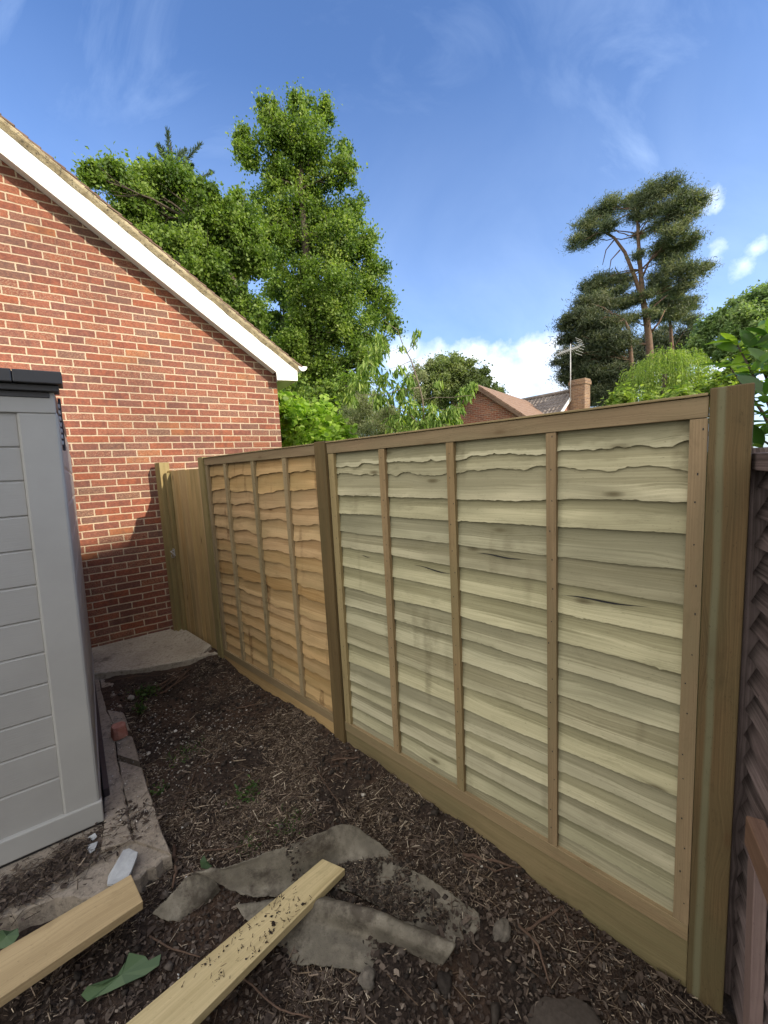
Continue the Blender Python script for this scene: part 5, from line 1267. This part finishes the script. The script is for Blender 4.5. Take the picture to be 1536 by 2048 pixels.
# Scots pine
def pine(name, label, dist, pads, trunk, tr, n, size=.22, mat='l_pine', limbs_px=(), bark='bark_pine', sub=24, flat=.62, subr=.38):
    tb = [PT(x, y, dist) for x, y in trunk]; base = tb[0].copy(); base[2] = 0; t = thing(name, base, label, 'tree')
    P, N, K, cents = crown_points([(a, b, c * 1.45) for a, b, c in pads], n, dist, sub, subr, flat=flat, shell=.1, ddist=.6); m_ = len(P); P = P + rng.normal(0, 1, P.shape) * (rng.random((m_, 1)) < .4) * size * np.array([1.3, 1.3, .5])
    D = unit(N * .5 + np.array([0, 0, .35]) + rng.normal(size=(m_, 3)) * .6)
    V, F = leaves(P, D, rng.uniform(.6, 1.3, m_) * size, .16)
    kr = rng.random(1 << 16)[(K * 7919) % (1 << 16)]; big_mesh('crown', V, F, np.clip(.45 + (kr - .5) * .8 + rng.normal(0, .2, m_), 0, 1), M[mat], parent=t)
    mb = MB(); mb.tube([base] + tb, [tr * 1.25] + [tr * (1.1 - .85 * i / (len(tb) - 1)) for i in range(len(tb))], 10)
    for lp, r0, r1 in limbs_px:
        pts = [PT(x, y, dist + .3 * k * ((-1) ** k) * .3) for k, (x, y) in enumerate(lp)]; mb.tube(pts, [r0 + (r1 - r0) * i / (len(pts) - 1) for i in range(len(pts))], 7)
    allp = np.array(tb)
    for c, rad in cents:
        j = int(np.argmin(np.linalg.norm(allp - c + Z * .6, axis=1))); limb(mb, allp[j], c, tr * .16, .02, sag=-.12, wob=.25)
        for q in range(3): limb(mb, c, c + unit(rng.normal(size=3)) * rad * np.array([1, 1, .5]), .03, .008, wob=.2, n=4)
    mb.build('trunk', M[bark], t, smooth=True)
pine('scots_pine', 'tall Scots pine with bare reddish trunk standing over the pale willow', 34.,
     [(1330, 378, 24), (1300, 392, 26), (1265, 400, 24), (1225, 415, 24), (1195, 430, 22), (1170, 455, 24), (1150, 485, 18), (1185, 475, 18), (1215, 450, 18), (1370, 395, 22), (1398, 405, 18), (1345, 415, 26), (1375, 430, 18), (1310, 420, 22), (1275, 430, 18),
      (1345, 465, 28), (1380, 480, 20), (1360, 500, 24), (1320, 500, 20), (1340, 540, 28), (1385, 545, 24), (1405, 535, 14), (1365, 575, 20), (1320, 570, 18),
      (1250, 560, 16), (1200, 565, 22), (1230, 585, 22), (1180, 585, 18), (1260, 600, 20), (1290, 590, 14), (1280, 470, 12), (1275, 510, 12), (1200, 610, 20), (1250, 640, 24), (1215, 640, 20), (1300, 625, 12), (1215, 565, 22), (1240, 610, 20), (1190, 600, 20), (1175, 570, 14), (1320, 450, 18), (1340, 510, 20), (1310, 560, 14)],
     [(1300, 800), (1300, 715), (1296, 660), (1286, 600), (1281, 540), (1276, 470), (1274, 420)], .25, 120000,
     limbs_px=[([(1288, 610), (1270, 555), (1250, 505), (1228, 475), (1205, 462)], .15, .06), ([(1282, 560), (1300, 520), (1320, 490)], .08, .03), ([(1290, 640), (1310, 610), (1335, 590)], .08, .03),
               ([(1228, 480), (1212, 500), (1205, 530)], .05, .02), ([(1240, 500), (1222, 520), (1218, 548)], .05, .02), ([(1262, 545), (1240, 548), (1228, 560)], .05, .02), ([(1300, 690), (1285, 688), (1268, 690)], .12, .05), ([(1276, 440), (1300, 425), (1350, 418)], .12, .04), ([(1302, 665), (1318, 645), (1330, 620)], .08, .03)], subr=.42)
pine('slim_pine', 'slimmer pine with grey bare trunk just right of the tallest pine', 38.,
     [(1340, 600, 24), (1315, 605, 20), (1370, 610, 22), (1350, 628, 24), (1320, 632, 18), (1385, 640, 14), (1330, 580, 18)],
     [(1344, 800), (1344, 700), (1340, 640), (1336, 600)], .17, 26000)
pine('dark_conifer', 'dark dense conifer with feathery layers between chimney and tall pine', 31.,
     [(1200, 610, 24), (1170, 610, 20), (1150, 635, 20), (1135, 650, 18), (1180, 640, 26), (1215, 650, 26), (1160, 670, 26), (1200, 680, 30), (1240, 680, 26), (1130, 680, 14), (1145, 705, 22), (1185, 715, 30), (1225, 715, 28), (1150, 735, 22), (1120, 725, 12), (1135, 755, 16), (1190, 745, 30), (1235, 745, 24), (1165, 765, 26), (1210, 775, 30), (1250, 770, 20), (1190, 795, 26), (1230, 800, 26)],
     [(1262, 820), (1262, 720), (1258, 660), (1250, 640)], .17, 95000, mat='l_conif', size=.26, flat=.6)
pine('background_conifer', 'farther dark conifers low behind the pine trunks', 46.,
     [(1290, 690, 26), (1320, 690, 24), (1350, 700, 26), (1380, 690, 24), (1400, 700, 24), (1310, 720, 24), (1350, 730, 24), (1270, 720, 20), (1330, 660, 14), (1375, 665, 16), (1290, 740, 20)],
     [(1330, 820), (1330, 720), (1330, 680)], .2, 30000, mat='l_conif', size=.35, flat=.9)
# right background broadleaf
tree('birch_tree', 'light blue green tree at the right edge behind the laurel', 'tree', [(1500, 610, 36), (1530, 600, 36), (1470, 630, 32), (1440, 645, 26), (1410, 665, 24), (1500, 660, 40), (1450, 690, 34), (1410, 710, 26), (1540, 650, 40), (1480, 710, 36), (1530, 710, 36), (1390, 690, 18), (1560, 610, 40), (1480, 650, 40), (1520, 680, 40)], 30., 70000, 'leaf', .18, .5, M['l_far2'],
     [(1500, 820), (1495, 720), (1490, 650)], .2, limbs=8, sub=22, subr=.26, twigs=1, shell=.2)
# round far tree behind the bungalow
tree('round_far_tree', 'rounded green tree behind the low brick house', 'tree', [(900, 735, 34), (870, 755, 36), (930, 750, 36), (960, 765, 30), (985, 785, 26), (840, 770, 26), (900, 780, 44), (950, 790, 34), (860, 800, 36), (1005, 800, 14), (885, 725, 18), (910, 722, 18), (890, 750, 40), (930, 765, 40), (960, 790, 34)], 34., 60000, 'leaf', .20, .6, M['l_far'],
     [(905, 860), (905, 790), (900, 750)], .25, limbs=8, sub=22, subr=.26, twigs=1, shell=.2)
tree('thin_grey_tree', 'sparse twiggy tree left of the rounded far tree', 'tree', [(830, 735, 16), (820, 760, 20), (845, 755, 16), (810, 785, 20), (835, 790, 20), (860, 725, 10)], 30., 3200, 'leaf', .13, .45, M['l_olive'],
     [(830, 860), (828, 790), (828, 750)], .10, bark='bark_pale', limbs=6, sub=16, subr=.4, twigs=6, shell=.1)
# willow, drooping
def weeping(name, label, dist, domes, n_str, mat, length, size, aspect=.18, trunk=None):
    c0_ = PT(domes[0][0], 830, dist); base = np.array([c0_[0], c0_[1], 0]); t = thing(name, base, label, 'tree')
    VV = []; FF = []; RR = []; off = 0; w = np.array([d[2] ** 2 for d in domes], float); w /= w.sum(); cs = []
    for d, wi in zip(domes, w):
        dd = dist + rng.normal(0, .4); c = PT(d[0], d[1], dd); rad = d[2] * ((c - [0, 0, CH]) @ AW) / F_PX; cs.append(c)
        for q in range(int(n_str * wi)):
            u_ = unit(rng.normal(size=3)); u_[2] = abs(u_[2]) * rng.uniform(.3, 1); s0 = c + u_ * rad * rng.uniform(.6, 1); out = u_.copy(); out[2] = 0
            m_ = rng.integers(10, 20); tt = np.linspace(0, 1, m_); L = length * rng.uniform(.5, 1.2)
            pth = s0 + out * (tt[:, None] ** .6) * L * .28 + np.array([0, 0, -1.]) * (tt[:, None] ** 1.5) * L + np.array([0, 0, .10 * L]) * np.sin(tt * np.pi)[:, None]
            D = unit(np.gradient(pth, axis=0) + rng.normal(0, .35 * L / m_, (m_, 3)))
            V, F = leaves(pth, D, rng.uniform(.7, 1.3, m_) * size, aspect); VV.append(V); FF.append(F + off); off += len(V); RR.append(np.clip(rng.normal(.5, .12) + rng.normal(0, .2, m_), 0, 1))
    big_mesh('crown', np.concatenate(VV), np.concatenate(FF), np.concatenate(RR), mat, parent=t)
    mb = MB(); mb.tube([base, base + Z * 1.2, cs[0] - Z * .3], [.16, .13, .05], 8)
    for c in cs[1:]: limb(mb, base + Z * 1.2, c, .06, .02)
    mb.build('trunk', M['bark'], t, smooth=True)
weeping('weeping_willow', 'pale yellow green weeping willow above the fence below the pine', 12.5, [(1330, 722, 40), (1290, 745, 36), (1370, 730, 36), (1310, 765, 40), (1370, 770, 40), (1400, 755, 26), (1265, 775, 26), (1340, 780, 40)], 1500, M['l_willow'], 1.0, .075, .2)
tree('yellow_green_shrub', 'bright yellow green shrub just right of the willow', 'shrub', [(1440, 770, 26), (1400, 790, 26), (1480, 765, 24), (1360, 800, 22), (1500, 745, 16), (1300, 800, 22), (1250, 800, 20), (1225, 795, 14), (1460, 745, 14)], 6.5, 7000, 'leaf', .065, .42, M['l_willow'],
     [(1430, 880), (1425, 800)], .03, limbs=6, sub=18, subr=.35, twigs=3, shell=.2, dirmode='flat', kind='six')

# shrubs right behind the fence
tree('vine_shrub', 'bright lime green leafy shrub between the house corner and middle post', 'shrub', [(575, 830, 26), (610, 840, 30), (585, 865, 26), (640, 850, 30), (670, 860, 26), (620, 875, 28), (565, 800, 16), (600, 890, 24), (695, 848, 24), (660, 885, 26), (560, 880, 20), (650, 825, 24), (600, 815, 20), (690, 880, 24)], 6.4, 9500, 'leaf', .085, .85, M['l_vine'],
     [(610, 980), (612, 900), (615, 860)], .03, limbs=8, sub=14, subr=.42, twigs=2, shell=.2, dirmode='flat', kind='six', colvar=.3)
tree('leafy_shrub', 'mid green shrub under the eaves corner behind the lime shrub', 'shrub', [(590, 780, 30), (560, 770, 20), (630, 800, 30), (600, 810, 26), (650, 780, 26), (680, 800, 26), (570, 760, 18)], 8.5, 9000, 'leaf', .07, .6, M['l_oak'],
     [(600, 940), (605, 850), (605, 800)], .04, limbs=6, sub=16, subr=.33, twigs=2, shell=.2)
tree('olive_shrub', 'wispy grey green shrub left of the bare peach stem', 'shrub', [(740, 815, 30), (715, 840, 26), (765, 840, 26), (750, 800, 20), (790, 855, 22), (735, 865, 26), (700, 870, 20), (720, 800, 18), (780, 830, 24), (700, 830, 22)], 6.0, 32000, 'leaf', .045, .13, M['l_olive'],
     [(745, 960), (745, 890), (745, 850)], .02, bark='bark_pale', limbs=8, sub=20, subr=.45, twigs=5, shell=.1, dirmode='up')
tree('bushy_shrub', 'dense fresh green bush behind the peach tree and the pale panel', 'shrub', [(700, 860, 24), (735, 845, 26), (775, 840, 28), (815, 850, 26), (850, 845, 24), (880, 860, 22), (905, 850, 18), (760, 870, 24), (830, 870, 24), (720, 820, 18), (690, 800, 18), (700, 760, 22), (725, 780, 22)], 8.0, 16000, 'leaf', .075, .42, M['l_peach'],
     [(790, 960), (792, 900), (795, 870)], .04, limbs=8, sub=18, subr=.36, twigs=2, shell=.2)
# peach tree: long drooping leaves on slim stems
pt = thing('peach_tree', [*PT(850, 870, 4.9)[:2], 0], 'slim young peach tree with long drooping leaves behind the pale panel', 'tree')
mb = MB(); VV = []; FF = []; RR = []; off = 0
stems = [([(856, 960), (850, 860), (845, 800), (838, 770), (822, 720), (806, 690), (795, 660), (765, 640)], .013, .002), ([(845, 800), (870, 795), (905, 795), (945, 790)], .006, .002), ([(838, 775), (800, 780), (760, 790)], .006, .002),
         ([(822, 722), (790, 735), (770, 740)], .004, .001), ([(848, 830), (880, 820), (920, 815)], .006, .002), ([(850, 860), (820, 830), (780, 810), (740, 770)], .007, .002), ([(815, 705), (828, 690), (838, 675)], .004, .0015),
         ([(845, 805), (860, 770), (875, 760)], .004, .001), ([(852, 870), (880, 850), (900, 850)], .006, .002), ([(780, 810), (760, 770), (745, 740), (735, 700)], .005, .002), ([(806, 692), (790, 700), (775, 705)], .003, .001), ([(760, 790), (720, 790), (690, 770)], .004, .002), ([(850, 860), (800, 865), (770, 850)], .005, .002)]
for px, r0, r1 in stems:
    dd = 4.9; pts = []
    for k, (x, y) in enumerate(px): pts.append(PT(x, y, dd + .06 * k * rng.choice([-1, 1])))
    mb.tube(pts, [r0 + (r1 - r0) * i / (len(pts) - 1) for i in range(len(pts))], 6)
lc = [(835, 672, 12, 8), (828, 690, 8, 4), (760, 700, 24, 30), (740, 740, 26, 40), (770, 760, 24, 34), (720, 770, 24, 34), (800, 790, 26, 40), (760, 800, 26, 44), (820, 820, 26, 50), (860, 830, 24, 46), (900, 830, 20, 34), (930, 790, 18, 26), (945, 775, 10, 10), (915, 820, 16, 20), (880, 850, 24, 40), (840, 860, 26, 50), (790, 850, 26, 40), (800, 745, 14, 12), (820, 765, 16, 18), (760, 680, 14, 10), (875, 770, 10, 8), (910, 850, 16, 22), (700, 800, 18, 20), (745, 720, 16, 14), (820, 870, 24, 36), (870, 870, 20, 30), (780, 655, 8, 4), (805, 700, 8, 5)]
for x, y, r_, n in lc:
    n = int(n * 2.6)
    C = PT(x, y, 4.9) + unit(rng.normal(size=(n, 3))) * rng.random((n, 1)) ** .5 * r_ * 5 / F_PX * np.array([1, 1, .8])
    ct3 = PT(x, y - r_ * .3, 4.9); D = unit((C - ct3) * 4 + np.array([0, 0, -.75]) + rng.normal(0, .3, (n, 3)))
    V, F = leaves(C, D, rng.uniform(.07, .125, n), .24, 'six'); VV.append(V); FF.append(F + off); off += len(V); RR.append(np.repeat(rng.random(n), 2))
big_mesh('crown', np.concatenate(VV), np.concatenate(FF), np.concatenate(RR), M['l_peach'], parent=pt); mb.build('trunk', M['bark_pale'], pt, smooth=True)

# laurel close by at the right edge: large glossy leaves, each shaped
def big_leaves(specs, mb):
    for (c, d, nrm, L, w) in specs:
        d = unit(np.array(d)); nrm = np.array(nrm, float); s = unit(np.cross(d, nrm)); up = np.cross(s, d); V = []; n = 8
        for i in range(n + 1):
            t = i / n; ww = w * .5 * math.sin(math.pi * min(t * .97 + .015, 1)) ** .7; droop = -.16 * L * t * t
            p = c + d * L * t + up * droop
            V += [p - s * ww + up * ww * .30, p, p + s * ww + up * ww * .30]
        r_ = random.random(); fs = []
        for i in range(n):
            for j in (0, 1): fs.append([i * 3 + j, i * 3 + j + 1, (i + 1) * 3 + j + 1, (i + 1) * 3 + j])
        mb.add(V, fs, None, r_)
lb = thing('laurel_bush', [*PT(1530, 800, 2.6)[:2], 0], 'laurel bush with big glossy leaves at the right edge above the dark fence', 'shrub')
random.seed(3); specs = []; tw = MB()
for (x, y, dd, nn_) in [(1475, 690, 2.5, 9), (1510, 700, 2.5, 9), (1460, 735, 2.6, 6), (1500, 740, 2.4, 8), (1535, 680, 2.5, 9), (1545, 730, 2.4, 9), (1530, 790, 2.1, 9), (1560, 770, 2.2, 9), (1540, 850, 2.0, 8), (1525, 880, 2.1, 6), (1590, 820, 2.2, 10), (1600, 720, 2.5, 12), (1640, 780, 2.4, 12), (1640, 860, 2.3, 10)]:
    c = PT(x, y, dd); ro = PT(1600, 980, 2.4); tw.tube([ro, (ro + c) / 2 + Z * .05, c], [.012, .007, .003], 6)
    for k in range(nn_):
        a = 2.4 * k + random.random(); el = random.uniform(-.25, .9); d = np.array([math.cos(a) * math.cos(el), math.sin(a) * math.cos(el), math.sin(el)])
        specs.append((c + Z * random.uniform(-.05, .03), d, (0, 0, 1.) if el < .7 else (-.5, -.5, .4), random.uniform(.10, .15), random.uniform(.036, .05)))
mb = MB(); big_leaves(specs, mb); mb.build('leaves', M['l_laurel'], lb, smooth=True)
tw.tube([np.array([*PT(1600, 980, 2.4)[:2], -.1]), PT(1600, 980, 2.4)], [.03, .014], 8); tw.build('stems', M['bark'], lb, smooth=True)

# weeds and low plants on the soil
def weed(px, r, n, size, label, z=None, mat='l_weed', aspect=.4, tall=.05):
    p = G(*px, 0); zz = gz(p); p = G(*px, zz); C = p + np.stack([rng.normal(0, r, n), rng.normal(0, r, n), rng.uniform(.0, tall, n)], -1)
    D = unit(np.stack([C[:, 0] - p[0], C[:, 1] - p[1], np.full(n, r * .7)], -1) + rng.normal(0, .3, (n, 3)))
    V, F = leaves(C, D, rng.uniform(.6, 1.3, n) * size, aspect, 'six'); tag(big_mesh('weed', V, F, np.repeat(rng.random(n), 2), M[mat], loc=p), label, 'weed', 'small weeds in the soil')
weed((290, 1392), .045, 120, .035, 'bright green weed beside the far end of the edging', tall=.07)
weed((280, 1425), .02, 60, .03, 'small weed right above the half brick beside the edging', tall=.07)
weed((375, 1510), .06, 130, .025, 'low feathery weed in pebbly soil right of the edging', aspect=.3, tall=.03)
weed((318, 1585), .03, 60, .022, 'tiny weed against the side of the edging', tall=.03)
weed((500, 1588), .04, 80, .028, 'dark leafy weed in the middle of the soil', tall=.03)
weed((575, 1650), .05, 260, .012, 'dark mossy tuft behind the raised edge of felt', aspect=.5, tall=.03)
weed((500, 1690), .035, 160, .012, 'mossy tuft just behind the felt near its left end', aspect=.5, tall=.03)
# cut broad leaves by the planks
def broadleaf(pts, z, label, name='torn_leaf'):
    P = [G(x, y, z + h) for x, y, h in pts]; c = sum(P) / len(P) + Z * .006; mb = MB(); V = [c] + P; n = len(P)
    mb.add(V + [q - Z * .0015 for q in V], [[0, 1 + i, 1 + (i + 1) % n] for i in range(n)] + [[n + 1, n + 2 + (i + 1) % n, n + 2 + i] for i in range(n)], None, [random.random() for _ in range(2 * n)]); tag(mb.build(name, M['l_dock'], loc=P[0]), label, 'leaf')
broadleaf([(162, 1990, 0), (175, 1972, .02), (205, 1968, .025), (235, 1950, .02), (250, 1925, .03), (258, 1905, .03), (290, 1912, .03), (300, 1925, .02), (322, 1908, .03), (318, 1930, .02), (290, 1950, .01), (250, 1968, .01), (215, 1985, .005), (190, 1995, 0), (175, 2003, 0)], -.05, 'long torn green leaf on the soil between the two planks')
broadleaf([(-10, 1865, .0), (5, 1860, .02), (20, 1862, .01), (36, 1856, .03), (38, 1870, .02), (26, 1888, .01), (8, 1896, 0), (-15, 1900, 0)], -.02, 'bright green leaf at the left edge behind the broad plank')
broadleaf([(402, 1735, .0), (400, 1722, .03), (408, 1710, .05), (414, 1722, .03), (424, 1732, .0), (414, 1738, 0)], -.02, 'small tan dead leaf standing behind the felt edge')
bpy.data.objects[-1] if False else None
